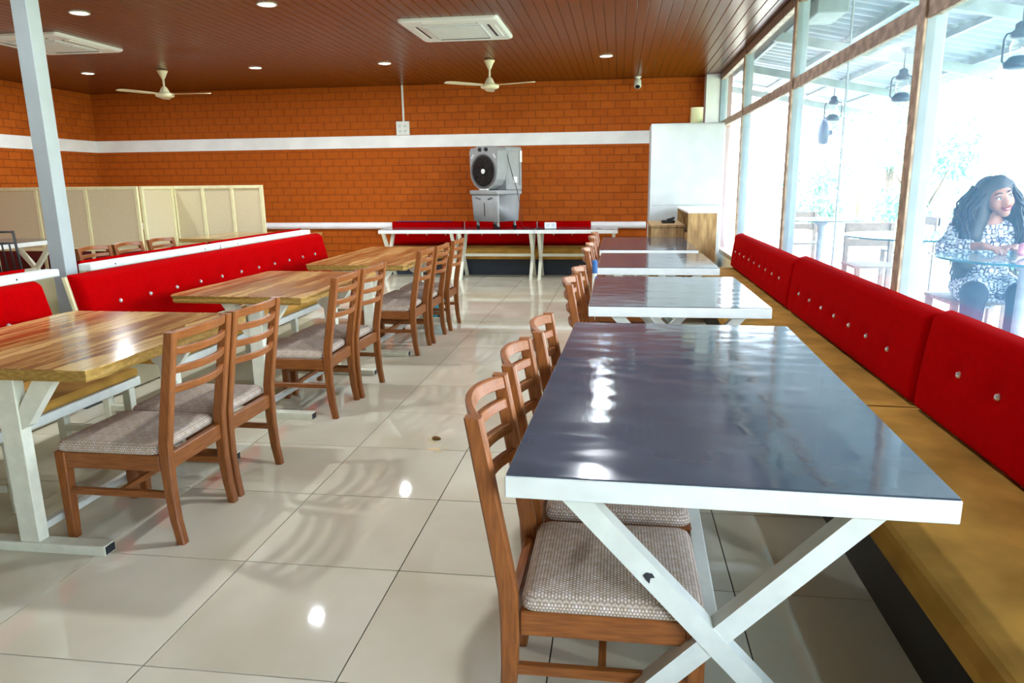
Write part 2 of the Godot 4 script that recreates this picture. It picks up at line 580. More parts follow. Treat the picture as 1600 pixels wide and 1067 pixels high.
# bricks on a wall: o = lower corner, u = along, n = outwards
func brick_face(wall: Node3D, o: Vector3, u: Vector3, n: Vector3, length: float, skip: Callable, most: int) -> void:
	var ch := 0.1115
	var bl := 0.2165
	var list := []
	var rows := int(ceil(CEIL / ch))
	for r in rows:
		var y0 := r * ch
		var y1 := minf(y0 + ch, CEIL)
		if y1 - y0 < 0.02: continue
		var sh := (bl * 0.5 if r % 2 else 0.0) + 0.07
		var c := -1
		while true:
			var a := maxf(sh + c * bl, 0.0)
			var b := minf(sh + (c + 1) * bl, length)
			c += 1
			if a >= length: break
			if b - a < 0.015: continue
			var p := o + u * (a + b) * 0.5 + Vector3.UP * (y0 + y1) * 0.5
			list.append([p, b - a - 0.009, y1 - y0 - 0.010, skip.call(p), p.distance_to(EYE)])
	var seen := list.filter(func(e): return e[3])
	seen.sort_custom(func(a, b): return a[4] < b[4])
	var chosen := {}
	for i in mini(most, seen.size()): chosen[seen[i][0]] = true
	var bas := Basis(u, n, u.cross(n))
	var rest := new_st()
	var cache := {}
	var any := false
	for e in list:
		var pr := 0.008 + rng.randf_range(-0.0015, 0.0015)
		var at: Vector3 = e[0] + n * pr
		if chosen.has(e[0]):
			var k := rng.randi() % 4
			var key := "%.3f_%.3f_%d" % [e[1], e[2], k]
			if not cache.has(key):
				cache[key] = slab_mesh(e[1], e[2], 0.02, 0.002, M.brick[k])
			put(wall, "brick", cache[key], at, bas)
		else:
			any = true
			loft(rest, [rring(at - n * 0.02, u, Vector3.UP, e[1], e[2], 0), rring(at, u, Vector3.UP, e[1], e[2], 0)])
	if any:
		var q := part(wall, "brickwork", rest, M.brick[0])
		q.set_meta("kind", "stuff")

func build_walls() -> void:
	var w := Node3D.new()
	w.name = "wall_back"
	add_child(w)
	tag(w, "orange painted brick wall at the far end of the room", "wall", "", "structure")
	var st := new_st()
	bbox(st, Vector3((ROOM_L + ROOM_R) * 0.5, CEIL * 0.5, ROOM_B - 0.1), Vector3(ROOM_R - ROOM_L + 0.4, CEIL + 0.02, 0.2), 0)
	part(w, "mortar", st, M.mortar)
	brick_face(w, Vector3(ROOM_L, 0, ROOM_B), Vector3.RIGHT, Vector3.BACK, ROOM_R - ROOM_L, func(p): return p.x > -6.3 and p.x < 0.45 and p.y > 0.78 and not (p.y > 1.92 and p.y < 2.15), 300)
	w = Node3D.new()
	w.name = "wall_left"
	add_child(w)
	tag(w, "orange painted brick wall on the left side of the room", "wall", "", "structure")
	st = new_st()
	bbox(st, Vector3(ROOM_L - 0.1, CEIL * 0.5, (ROOM_B + ROOM_F) * 0.5), Vector3(0.2, CEIL + 0.02, ROOM_F - ROOM_B + 0.2), 0)
	part(w, "mortar", st, M.mortar)
	brick_face(w, Vector3(ROOM_L, 0, ROOM_F), Vector3.FORWARD, Vector3.RIGHT, ROOM_F - ROOM_B, func(p): return p.z < -9.0 and p.y > 1.3 and not (p.y > 1.92 and p.y < 2.15), 300)
	st = new_st()
	bbox(st, Vector3((ROOM_L + ROOM_R) * 0.5, CEIL * 0.5, ROOM_F + 0.1), Vector3(ROOM_R - ROOM_L + 0.4, CEIL + 0.02, 0.2), 0)
	solo("wall_front", st, M.wall_white, "plain white wall behind the camera", "wall", "", "structure")
	# low wall under the windows
	st = new_st()
	bbox(st, Vector3(ROOM_R + 0.08, 0.2, (ROOM_B + ROOM_F) * 0.5), Vector3(0.16, 0.4, ROOM_F - ROOM_B), 0)
	solo("wall_right", st, M.wall_white, "low white wall under the tall windows", "wall", "", "structure")
	# white painted band on back and left wall
	st = new_st()
	bbox(st, Vector3((ROOM_L + 0.46) * 0.5, 2.035, ROOM_B + 0.009), Vector3(0.46 - ROOM_L, 0.185, 0.014), 0.002)
	solo("trim_1", st, M.stripe, "white horizontal band along the far orange brick wall", "trim", "", "structure")
	st = new_st()
	bbox(st, Vector3(ROOM_L + 0.009, 2.035, (ROOM_B + ROOM_F) * 0.5), Vector3(0.014, 0.185, ROOM_F - ROOM_B - 0.04), 0.002)
	solo("trim_2", st, M.stripe, "white horizontal band along the left orange brick wall", "trim", "", "structure")
	st = new_st()
	var prof := PackedVector2Array()
	for k in 13:
		var a := -PI / 2 + PI * k / 12
		prof.append(Vector2(0.012 + 0.05 * cos(a), 0.738 + 0.052 * sin(a)))
	prof.append(Vector2(0, 0.79)); prof.append(Vector2(0, 0.686))
	prism(st, prof, Vector3(ROOM_L + 0.05, 0, ROOM_B + 0.012), Vector3.BACK, Vector3.UP, Vector3(0.41 - ROOM_L - 0.05, 0, 0))
	solo("trim_3", st, M.stripe, "rounded cream rail running low along the far brick wall", "trim", "", "structure")
	# white corner column
	st = new_st()
	bbox(st, Vector3(1.30, CEIL * 0.5, -11.02), Vector3(0.2, CEIL, 0.24), 0.004)
	solo("column", st, M.wall_white, "white square column in the far corner by the windows", "column", "", "structure")

func build_windows() -> void:
	var edges := [-10.92, -8.86, -6.42, -3.79, -1.25, 1.3]
	for k in edges.size() - 1:
		var za: float = edges[k]
		var zb: float = edges[k + 1]
		var w := Node3D.new()
		w.name = "window_%d" % (k + 1)
		add_child(w)
		tag(w, ["farthest window bay beside the white corner column", "second window bay from the far corner, above the end of the red bench", "tall window bay behind the middle red bench", "tall window bay with the woman outside", "nearest window bay beside the camera"][k], "window", "", "structure")
		var st := new_st()
		bbox(st, Vector3(1.445, (CEIL + 0.4) * 0.5, zb), Vector3(0.09, CEIL - 0.4, 0.08), 0.004)
		part(w, "mullion", st, M.frame_white)
		st = new_st()
		bbox(st, Vector3(1.395, (CEIL + 0.4) * 0.5, zb), Vector3(0.014, CEIL - 0.42, 0.084), 0.002)
		part(w, "inner_cover", st, M.frame)
		if k == 0:
			st = new_st()
			bbox(st, Vector3(1.445, (CEIL + 0.4) * 0.5, za), Vector3(0.09, CEIL - 0.4, 0.08), 0.004)
			part(w, "mullion", st, M.frame_white)
		var zc := (za + zb) * 0.5
		var ln := zb - za - 0.08
		for r in [["transom", 2.165, 0.075], ["head_rail", CEIL - 0.045, 0.09], ["sill", 0.43, 0.06]]:
			st = new_st()
			bbox(st, Vector3(1.430, r[1], zc), Vector3(0.06, r[2], ln), 0.004)
			part(w, r[0], st, M.frame)
		st = new_st()
		bbox(st, Vector3(1.407, 2.125, zc), Vector3(0.018, 0.02, ln), 0.003)
		part(w, "glazing_bead", st, M.frame)
		for g in [[0.46, 2.128], [2.203, CEIL - 0.09]]:
			st = new_st()
			var y: float = (g[0] + g[1]) * 0.5
			var h: float = g[1] - g[0]
			st.set_smooth_group(-1)
			for v in [Vector3(1.44, y - h / 2, zc - ln / 2), Vector3(1.44, y + h / 2, zc - ln / 2), Vector3(1.44, y + h / 2, zc + ln / 2), Vector3(1.44, y - h / 2, zc - ln / 2), Vector3(1.44, y + h / 2, zc + ln / 2), Vector3(1.44, y - h / 2, zc + ln / 2)]:
				st.add_vertex(v)
			part(w, "pane", st, M.glass)
		if k == 2:
			st = new_st()
			bbox(st, Vector3(1.444, 1.63, -5.06), Vector3(0.01, 2.3, 0.012), 0)
			part(w, "glass_joint", st, M.frame_white)
	# wall piece beyond the last bay and lintel
	var st2 := new_st()
	bbox(st2, Vector3(1.45, CEIL * 0.5, (1.3 + ROOM_F) * 0.5 + 0.06), Vector3(0.14, CEIL, ROOM_F - 1.3), 0)
	solo("trim_4", st2, M.wall_white, "white wall strip closing the window front behind the camera", "trim", "", "structure")
	st2 = new_st()
	bbox(st2, Vector3(1.45, CEIL * 0.5, -11.06), Vector3(0.12, CEIL, 0.2), 0)
	solo("trim_5", st2, M.wall_white, "white wall strip between far column and window front", "trim", "", "structure")

# ------------------------------------------------------------------ benches
func button_mesh() -> ArrayMesh:
	if not M.has("button_mesh"):
		var st := new_st()
		lathe(st, [[0.0135, 0.0], [0.0145, 0.004], [0.011, 0.010], [0.006, 0.0125], [0.0005, 0.013]], 8, Vector3.ZERO, -1)
		M.button_mesh = mesh_of(st, M.crystal)
	return M.button_mesh

# banquette: length along local x, sitter faces local +z, origin at floor under the middle of the wall side edge
func banquette(called: String, label: String, at: Vector3, turn: float, length: float, o: Dictionary) -> Node3D:
	var t := thing(called, label, "bench", at, turn, o.group)
	var sd: float = o.seat_depth
	var sy: float = o.seat_y
	var st := new_st()
	if o.legs:
		for x in [-length * 0.5 + 0.06, 0.0, length * 0.5 - 0.06]:
			for z in [0.06, sd - 0.03]:
				st = new_st()
				bbox(st, Vector3(x, (sy - 0.09) * 0.5, z), Vector3(0.045, sy - 0.09, 0.045), 0.003)
				part(t, "leg", st, M.cream_leg)
			st = new_st()
			bbox(st, Vector3(x, 0.11, sd * 0.5), Vector3(0.035, 0.035, sd - 0.14), 0.003)
			part(t, "cross_bar", st, M.cream_leg)
		st = new_st()
		bbox(st, Vector3(0, sy - 0.07, sd - 0.015), Vector3(length, 0.045, 0.04), 0.003)
		part(t, "front_rail", st, M.steel)
		st = new_st()
		bbox(st, Vector3(0, sy - 0.022, sd * 0.5), Vector3(length, 0.044, sd), 0.01)
		part(t, "seat", st, M.suede)
	else:
		st = new_st()
		var bhh: float = o.get("base_h", 0.25)
		bbox(st, Vector3(0, bhh * 0.5, (sd - 0.12) * 0.5), Vector3(length - 0.01, bhh, sd - 0.12), 0.002)
		part(t, "base_panel", st, o.base)
		# seat cushion pieces
		var n: int = o.pieces
		var pl := length / n
		for k in n:
			st = new_st()
			var prof := PackedVector2Array()
			var h := sy - bhh
			for q in [[0.0, 0.0], [sd - 0.015, 0.0], [sd, 0.02], [sd, h - 0.06], [sd - 0.003, h - 0.042], [sd - 0.010, h - 0.025], [sd - 0.021, h - 0.012], [sd - 0.036, h - 0.004], [sd - 0.055, h], [sd * 0.5, h + 0.006], [0.0, h]]:
				prof.append(Vector2(q[0], q[1]))
			prism(st, prof, Vector3(-length * 0.5 + k * pl + 0.003, bhh, 0), Vector3.BACK, Vector3.UP, Vector3(pl - 0.006, 0, 0))
			part(t, "seat_cushion", st, M.suede)
	# back
	var bh: float = o.back_top - o.back_low
	var th: float = o.thick
	var lean: float = o.lean
	var bs := []
	for x in o.buttons: bs.append([x, o.button_y - o.back_low])
	st = new_st()
	padded(st, length - 0.008, bh, th, 0.035, bs, lean)
	var off := Vector3(-length * 0.5 + 0.004, o.back_low, o.back_z)
	part(t, "backrest", st, M.velvet, off)
	var bt := Basis(Vector3.RIGHT, Vector3(0, lean, 1).normalized(), Vector3(0, -1, lean).normalized())
	for b in bs:
		put(t, "button", button_mesh(), off + Vector3(b[0], b[1], th + 0.006 * sin(PI * b[1] / bh) - 0.018 - lean * b[1]), bt)
	if o.has("board"):
		st = new_st()
		var bd := PackedVector2Array([Vector2(o.back_z - 0.002, o.back_low - 0.02), Vector2(o.back_z - 0.002 - lean * bh, o.back_top - 0.012), Vector2(o.back_z - 0.022 - lean * bh, o.back_top - 0.012), Vector2(o.back_z - 0.022, o.back_low - 0.02)])
		prism(st, bd, Vector3(-length * 0.5 - 0.012, 0, 0), Vector3.BACK, Vector3.UP, Vector3(length + 0.024, 0, 0))
		part(t, "back_board", st, M.screen_frame)
	return t

func spread(first: float, step: float, n: int) -> Array:
	var a := []
	for i in n: a.append(first + step * i)
	return a

func build_right_benches() -> void:
	# wall side x = 1.385, facing -x : local z -> -x, local x -> -z ... turn = -PI/2
	var g := "red backed benches along the windows"
	var base := {"group": g, "legs": false, "seat_depth": 0.63, "seat_y": 0.43, "base_h": 0.34, "base": M.plinth, "pieces": 1, "thick": 0.075, "lean": 0.11, "back_low": 0.435, "back_z": 0.062}
	var d := base.duplicate()
	d.merge({"back_top": 0.86, "button_y": 0.665, "buttons": spread(0.32, 0.285, 7)}, true)
	# local +x maps to world -z*? with turn -PI/2: local x (1,0,0) -> (0,0,1)
	banquette("bench", "red velvet backed bench with tan seat, nearest of three along the windows", Vector3(1.385, 0, -1.965), -PI / 2, 2.27, shift_buttons(d, 2.27, -1.965, [-2.779, -2.494, -2.209, -1.924, -1.639, -1.354, -1.069]))
	d = base.duplicate()
	d.merge({"back_top": 0.845, "button_y": 0.60}, true)
	banquette("bench", "red velvet backed bench with tan seat, middle of three along the windows", Vector3(1.385, 0, -4.28), -PI / 2, 2.34, shift_buttons(d, 2.34, -4.28, [-5.193, -4.908, -4.623, -4.345, -4.065, -3.78, -3.48]))
	d = base.duplicate()
	d.merge({"back_top": 0.815, "button_y": 0.625}, true)
	banquette("bench", "red velvet backed bench with tan seat, farthest of three along the windows", Vector3(1.385, 0, -6.845), -PI / 2, 2.77, shift_buttons(d, 2.77, -6.845, spread(-8.05, 0.274, 9)))

func shift_buttons(d: Dictionary, length: float, zc: float, zs: Array) -> Dictionary:
	var b := []
	for z in zs: b.append(z - zc + length * 0.5 - 0.004)
	d.buttons = b
	return d

func build_left_benches() -> void:
	# facing +x : turn = PI/2, local x -> world -z
	var base := {"group": "red backed benches along the low partition", "legs": true, "seat_depth": 0.50, "seat_y": 0.44, "base": M.plinth, "pieces": 1, "thick": 0.065, "lean": 0.22, "back_low": 0.46, "back_z": 0.055, "board": true}
	var d := base.duplicate()
	d.merge({"back_top": 0.905, "button_y": 0.72, "buttons": [1.385, 1.1, 0.815, 0.53]}, true)
	var x0 := -3.055
	var b := []
	# near unit: z -1.75 .. -3.40 (x local 0 at z = -1.75 side)
	for z in [-2.24, -2.525, -2.81, -3.096]: b.append(-z - 1.75)
	d.buttons = b
	banquette("bench", "red velvet backed bench with tan seat behind the nearest wooden table", Vector3(x0, 0, -2.575), PI / 2, 1.65, d)
	d = base.duplicate()
	b = []
	for i in 11: b.append(3.912 + 0.285 * i - 3.63)
	d.merge({"back_top": 0.905, "button_y": 0.715, "buttons": b}, true)
	banquette("bench", "long red velvet backed bench with crystal buttons behind the farther wooden tables", Vector3(x0, 0, -5.34), PI / 2, 3.42, d)
	# partition with white caps
	for q in [[-1.75, -3.85, "low cream partition with white cap on the near side of the white post"], [-4.11, -5.62, "low cream partition with white cap behind the long red bench, beside the post"], [-5.64, -7.42, "low cream partition with white cap behind the far half of the long red bench"]]:
		var t := thing("partition", q[2], "partition", Vector3(-3.39, 0, (q[0] + q[1]) * 0.5), 0, "low cream partitions")
		var ln: float = q[0] - q[1]
		var st := new_st()
		bbox(st, Vector3(0, 0.44, 0), Vector3(0.05, 0.86, ln), 0.002)
		part(t, "panel", st, M.cream_panel)
		st = new_st()
		bbox(st, Vector3(0.02, 0.892, 0), Vector3(0.09, 0.045, ln), 0.004)
		part(t, "cap", st, M.edge_white)
		for k in [-0.35, 0.35]:
			st = new_st()
			lathe(st, [[0.006, 0], [0.006, 0.002]], 8, Vector3(0.0645, 0.892, ln * k), -1, Basis(Vector3.UP, Vector3.RIGHT, Vector3.FORWARD))
			part(t, "screw", st, M.worn)
	# benches on the other side of the partition, facing -x
	for q in [[-1.75, -3.72, "red bench back behind the near end of the low partition"], [-4.15, -5.6, "red bench back behind the low partition next to the white post"], [-5.66, -7.42, "red bench back behind the far end of the low partition"]]:
		var ln: float = q[0] - q[1]
		var o := base.duplicate()
		o.merge({"group": "red benches on the far side of the partition", "back_top": 0.93, "button_y": 0.72, "buttons": [], "back_z": 0.03, "lean": 0.1}, true)
		o.erase("board")
		banquette("bench", q[2], Vector3(-3.45, 0, (q[0] + q[1]) * 0.5), -PI / 2, ln, o)

func build_back_bench() -> void:
	var base := {"group": "red backed benches along the brick wall", "legs": false, "seat_depth": 0.40, "seat_y": 0.43, "base": M.plinth_blue, "pieces": 1, "thick": 0.06, "lean": 0.05, "back_low": 0.435, "back_top": 0.805, "back_z": 0.03, "button_y": 0.60}
	for q in [[-3.58, -2.41, [-3.313, -3.005, -2.70], "red bench under the left of the three tables at the brick wall"], [-2.40, -1.26, [-2.118, -1.834, -1.552], "red bench at the brick wall below the air cooler"], [-1.25, -0.42, [-0.994, -0.708], "red bench under the right end of the tables at the brick wall"]]:
		var d := base.duplicate()
		var b := []
		for x in q[2]: b.append(x - q[0] - 0.004)
		d.buttons = b
		var t := banquette("bench", q[3], Vector3((q[0] + q[1]) * 0.5, 0, ROOM_B + 0.07), 0, q[1] - q[0], d)
		if q[0] < -3:
			var st := new_st()
			bbox(st, Vector3(-0.05, 0.806, 0.045), Vector3(0.9, 0.008, 0.05), 0.002)
			part(t, "purple_piping", st, M.purple)

# ------------------------------------------------------------------ tables
# table with dark laminate top, white edge and crossed legs; length along local z
func cross_table(called: String, label: String, at: Vector3, turn: float, w: float, ln: float, h: float, group: String, leg_mat: Material, lw := 0.05, inset := 0.15) -> Node3D:
	var t := thing(called, label, "table", at, turn, group)
	var st := new_st()
	var eh := 0.052
	bbox(st, Vector3(0, h - 0.004 - eh * 0.5, 0), Vector3(w, eh, ln), 0.002)
	part(t, "edge_band", st, M.edge_white)
	st = new_st()
	wavy_sheet(st, w - 0.006, ln - 0.006, h)
	part(t, "tabletop", st, M.laminate)
	var hx := w * 0.5 - inset
	var y1 := h - 0.056
	for e in [1, -1]:
		var z: float = e * (ln * 0.5 - 0.055)
		var a := Vector3(-hx, y1, z)
		var b := Vector3(hx, 0.0, z)
		var dr := (b - a).normalized()
		# ends cut level: extend to the top and the floor by clipping the rings
		for s in [1.0, -1.0]:
			st = new_st()
			var rings := []
			for k in [0.0, 1.0]:
				var y: float = y1 * (1.0 - k)
				var x: float = s * lerpf(-hx, hx, k)
				var half := lw * 0.5 / absf(dr.y)
				var rg := PackedVector3Array()
				for q in [[-half, -lw * 0.5], [half, -lw * 0.5], [half, lw * 0.5], [-half, lw * 0.5]]:
					rg.append(Vector3(x + q[0], y, z + q[1] - (0.0 if s > 0 else e * 0.004)))
				rings.append(rg)
			loft(st, rings)
			part(t, "leg", st, leg_mat)
	st = new_st()
	bar(st, Vector3(0, y1 * 0.5, -ln * 0.5 + 0.08), Vector3(0, y1 * 0.5, ln * 0.5 - 0.08), 0.04, 0.04)
	part(t, "stretcher", st, leg_mat)
	return t

# thin laminate sheet, not perfectly flat
func wavy_sheet(st: SurfaceTool, w: float, ln: float, h: float) -> void:
	var n := FastNoiseLite.new()
	n.seed = 61
	n.frequency = 1.0
	n.fractal_octaves = 2
	var nx := int(w / 0.024)
	var nz := int(ln / 0.016)
	var t := PackedVector3Array()
	var g := []
	for i in nx + 1:
		var c := PackedVector3Array()
		for j in nz + 1:
			var x := -w * 0.5 + w * i / nx
			var z := -ln * 0.5 + ln * j / nz
			c.append(Vector3(x, h + 0.00028 * n.get_noise_2d(x * 5.0 + 40, z * 9.0), z))
		g.append(c)
	for i in nx:
		for j in nz:
			t.append(g[i][j]); t.append(g[i + 1][j]); t.append(g[i + 1][j + 1])
			t.append(g[i][j]); t.append(g[i + 1][j + 1]); t.append(g[i][j + 1])
	st.set_smooth_group(1)
	for i in range(0, t.size(), 3):
		st.add_vertex(t[i]); st.add_vertex(t[i + 1]); st.add_vertex(t[i + 2])
	bbox(st, Vector3(0, h - 0.005, 0), Vector3(w, 0.008, ln), 0)

func build_right_tables() -> void:
	var g := "dark topped tables along the windows"
	var t := cross_table("cross_leg_table", "large dark grey topped table with white edge in the front, nearest of four", Vector3(0.257, 0, -2.365), deg_to_rad(-1.6), 0.955, 1.80, 0.75, g, M.steel)
	# chipped paint on the front leg
	var st := new_st()
	var poly := PackedVector2Array([Vector2(-0.012, 0), Vector2(-0.004, 0.008), Vector2(0.01, 0.006), Vector2(0.016, -0.004), Vector2(0.006, -0.006), Vector2(0.004, -0.02), Vector2(-0.004, -0.012)])
	prism(st, poly, Vector3(-0.152, 0.508, 0.8703), Vector3.RIGHT, Vector3.UP, Vector3(0, 0, 0.0006))
	part(t, "paint_chip", st, M.worn)
	cross_table("cross_leg_table", "dark grey topped table with white edge, second from the front by the windows", Vector3(0.315, 0, -4.33), deg_to_rad(0.3), 0.94, 1.22, 0.75, g, M.steel)
	cross_table("cross_leg_table", "dark grey topped table with white edge, third from the front by the windows", Vector3(0.30, 0, -6.03), 0, 0.915, 1.14, 0.75, g, M.steel)
	cross_table("cross_leg_table", "dark grey topped table with white edge, farthest by the wooden desk", Vector3(0.285, 0, -7.70), 0, 0.93, 1.62, 0.75, g, M.steel)

# wooden table with rough live edges on trestle legs; length along local z
func wood_table(label: String, at: Vector3, turn: float, w: float, ln: float, h: float, group: String, sd: int, shared := {}) -> Node3D:
	var t := thing("wooden_table", label, "table", at, turn, group)
	var r := RandomNumberGenerator.new()
	r.seed = sd
	var th := 0.046
	# outline with uneven long sides
	var outline := PackedVector2Array()
	var n := int(ln / 0.05)
	var side := []
	for s in 2:
		var a := []
		var v := 0.0
		for k in n + 1:
			v = v * 0.6 + r.randf_range(-0.006, 0.006)
			a.append(v)
		side.append(a)
	outline.append(Vector2(-w * 0.5 + 0.03, ln * 0.5)); outline.append(Vector2(w * 0.5 - 0.015, ln * 0.5))
	for k in range(1, n): outline.append(Vector2(w * 0.5 + side[0][k], ln * 0.5 - ln * k / n))
	outline.append(Vector2(w * 0.5 - 0.02, -ln * 0.5)); outline.append(Vector2(-w * 0.5 + 0.02, -ln * 0.5))
	for k in range(1, n): outline.append(Vector2(-w * 0.5 + side[1][k], -ln * 0.5 + ln * k / n))
	var rings := []
	for q in [[h - th, 0.93, 0.012], [h - th * 0.75, 1.0, 0.004], [h - th * 0.4, 1.0, 0.005], [h - 0.004, 1.0, 0.0]]:
		var rg := PackedVector3Array()
		for p in outline:
			var j: float = r.randf_range(-1, 1) * q[2] * 0.6
			var inset: float = q[2]
			var d := Vector2(signf(p.x), signf(p.y)) * Vector2(1.0 if absf(p.x) > w * 0.4 else 0.0, 1.0 if absf(p.y) > ln * 0.495 else 0.0)
			var pp: Vector2 = p - d * (inset + j)
			rg.append(Vector3(pp.x, q[0], pp.y))
		rings.append(rg)
	var st := new_st()
	loft(st, rings, -1, false)
	var o3 := PackedVector2Array()
	for p in rings[0]: o3.append(Vector2(p.x, p.z))
	var idx := Geometry2D.triangulate_polygon(o3)
	st.set_smooth_group(-1)
	for i in range(0, idx.size(), 3):
		for k in 3: st.add_vertex(rings[0][idx[i + k]])
	part(t, "live_edge", st, M.bark)
	st = new_st()
	prism(st, outline, Vector3(0, h - 0.004, 0), Vector3.RIGHT, Vector3.BACK, Vector3(0, 0.004, 0))
	part(t, "tabletop", st, M.tabletop)
	for e in [1, -1]:
		var z: float = e * (ln * 0.5 - 0.09)
		st = new_st()
		bbox(st, Vector3(0.05, 0.02, z), Vector3(0.70, 0.04, 0.06), 0.002)
		var ft := part(t, "foot", st, M.cream_leg)
		for s in [1, -1]:
			st = new_st()
			bbox(st, Vector3(0.05 + s * 0.3503, 0.02, z), Vector3(0.002, 0.032, 0.05), 0)
			part(ft, "open_end", st, M.worn)
		st = new_st()
		bbox(st, Vector3(0.08, (0.04 + h - th) * 0.5, z), Vector3(0.085, h - th - 0.04, 0.05), 0.003)
		part(t, "leg", st, M.cream_leg)
		for s in [1, -1]:
			st = new_st()
			var pl := PackedVector2Array([Vector2(0.04 * s, 0.50), Vector2(0.04 * s, 0.58), Vector2(0.13 * s, h - th), Vector2(0.22 * s, h - th), Vector2(0.075 * s, 0.52), Vector2(0.05 * s, 0.505)])
			prism(st, pl, Vector3(0.08, 0, z - 0.02), Vector3.RIGHT, Vector3.UP, Vector3(0, 0, 0.04))
			part(t, "brace", st, M.cream_leg)
	st = new_st()
	bbox(st, Vector3(0.10, 0.085, 0), Vector3(0.03, 0.03, ln - 0.24), 0.002)
	part(t, "stretcher", st, M.steel)
	return t

func build_left_tables() -> void:
	var g := "wooden tables along the left bench"
	wood_table("glossy striped wooden table nearest the camera, beside the white post", Vector3(-2.34, 0, -2.765), deg_to_rad(0.0), 0.99, 1.13, 0.76, g, 1)
	wood_table("striped wooden table in the middle of the left row", Vector3(-2.20, 0, -4.44), deg_to_rad(-2.0), 0.87, 1.20, 0.76, g, 2)
	wood_table("striped wooden table at the far end of the left row", Vector3(-2.10, 0, -6.28), deg_to_rad(0.0), 0.85, 1.66, 0.76, g, 3)

func build_back_tables() -> void:
	var g := "tables in a row along the brick wall"
	var xs := [-3.52, -2.37, -1.20, -0.01]
	var ls := ["table with cream crossed legs at the brick wall, left of the air cooler", "table with cream crossed legs at the brick wall carrying the air cooler", "table with cream crossed legs at the brick wall, right of the air cooler"]
	for k in 3:
		var c: float = (xs[k] + xs[k + 1]) * 0.5
		cross_table("cross_leg_table", ls[k], Vector3(c, 0, -10.50), PI / 2, 0.62, xs[k + 1] - xs[k] - 0.006, 0.73, g, M.cream_leg, 0.045, 0.06)

# ------------------------------------------------------------------ chairs
func chair_post(st: SurfaceTool, x: float) -> void:
	# side profile: [y, z centre, depth]
	var rings := []
	for q in [[0.0, -0.252, 0.034], [0.10, -0.236, 0.038], [0.22, -0.228, 0.042], [0.34, -0.226, 0.047], [0.42, -0.230, 0.047], [0.50, -0.243, 0.046], [0.62, -0.264, 0.044], [0.76, -0.288, 0.043], [0.862, -0.306, 0.040]]:
		rings.append(rring(Vector3(x, q[0], q[1]), Vector3.RIGHT, Vector3.BACK, 0.036, q[2], 0.005))
	loft(st, rings)

func slat(st: SurfaceTool, y: float, z: float, hgt: float, bow: float, rise: float) -> void:
	var rings := []
	var n := 10
	for k in n + 1:
		var s := -1.0 + 2.0 * k / n
		var x := s * 0.176
		var c := Vector3(x, y + rise * (1 - s * s), z - bow * (1 - s * s))
		var tz := 2 * bow * s / 0.176
		var u := Vector3(-tz, 0, 1).normalized()
		rings.append(rring(c, u, Vector3(0, 1, -0.16).normalized(), 0.02, hgt, 0.003))
	loft(st, rings)

func make_chair() -> Node3D:
	var t := thing("dining_chair", "", "chair")
	var st := new_st()
	for s in [1, -1]:
		st = new_st()
		chair_post(st, s * 0.191)
		part(t, "back_post", st, M.wood_y)
		st = new_st()
		loft(st, [rring(Vector3(s * 0.186, 0, 0.226), Vector3.RIGHT, Vector3.BACK, 0.036, 0.036, 0.004), rring(Vector3(s * 0.186, 0.372, 0.222), Vector3.RIGHT, Vector3.BACK, 0.046, 0.046, 0.004)])
		part(t, "front_leg", st, M.wood_y)
		st = new_st()
		bbox(st, Vector3(s * 0.19, 0.339, 0.0), Vector3(0.028, 0.066, 0.40), 0.003)
		part(t, "side_rail", st, M.wood_z)
		st = new_st()
		bbox(st, Vector3(s * 0.186, 0.203, 0.0), Vector3(0.02, 0.028, 0.42), 0.002)
		part(t, "stretcher", st, M.wood_z)
	st = new_st()
	bbox(st, Vector3(0, 0.339, 0.226), Vector3(0.33, 0.066, 0.028), 0.003)
	part(t, "front_rail", st, M.wood_x)
	st = new_st()
	bbox(st, Vector3(0, 0.339, -0.224), Vector3(0.35, 0.066, 0.026), 0.003)
	part(t, "rear_rail", st, M.wood_x)
	st = new_st()
	bbox(st, Vector3(0, 0.203, 0.0), Vector3(0.352, 0.024, 0.02), 0.002)
	part(t, "cross_stretcher", st, M.wood_x)
	st = new_st()
	slat(st, 0.842, -0.300, 0.036, 0.046, 0.010)
	part(t, "top_rail", st, M.wood_x)
	for y in [0.782, 0.709, 0.632]:
		st = new_st()
		slat(st, y, -0.224 - 0.168 * (y - 0.37), 0.030, 0.044, 0.0)
		part(t, "slat", st, M.wood_x)
	st = new_st()
	cushion(st, 0.412, 0.44, 0.05, 0.03, 0.016, Vector3(0, 0.372, 0.022))
	part(t, "seat_cushion", st, M.seat)
	return t

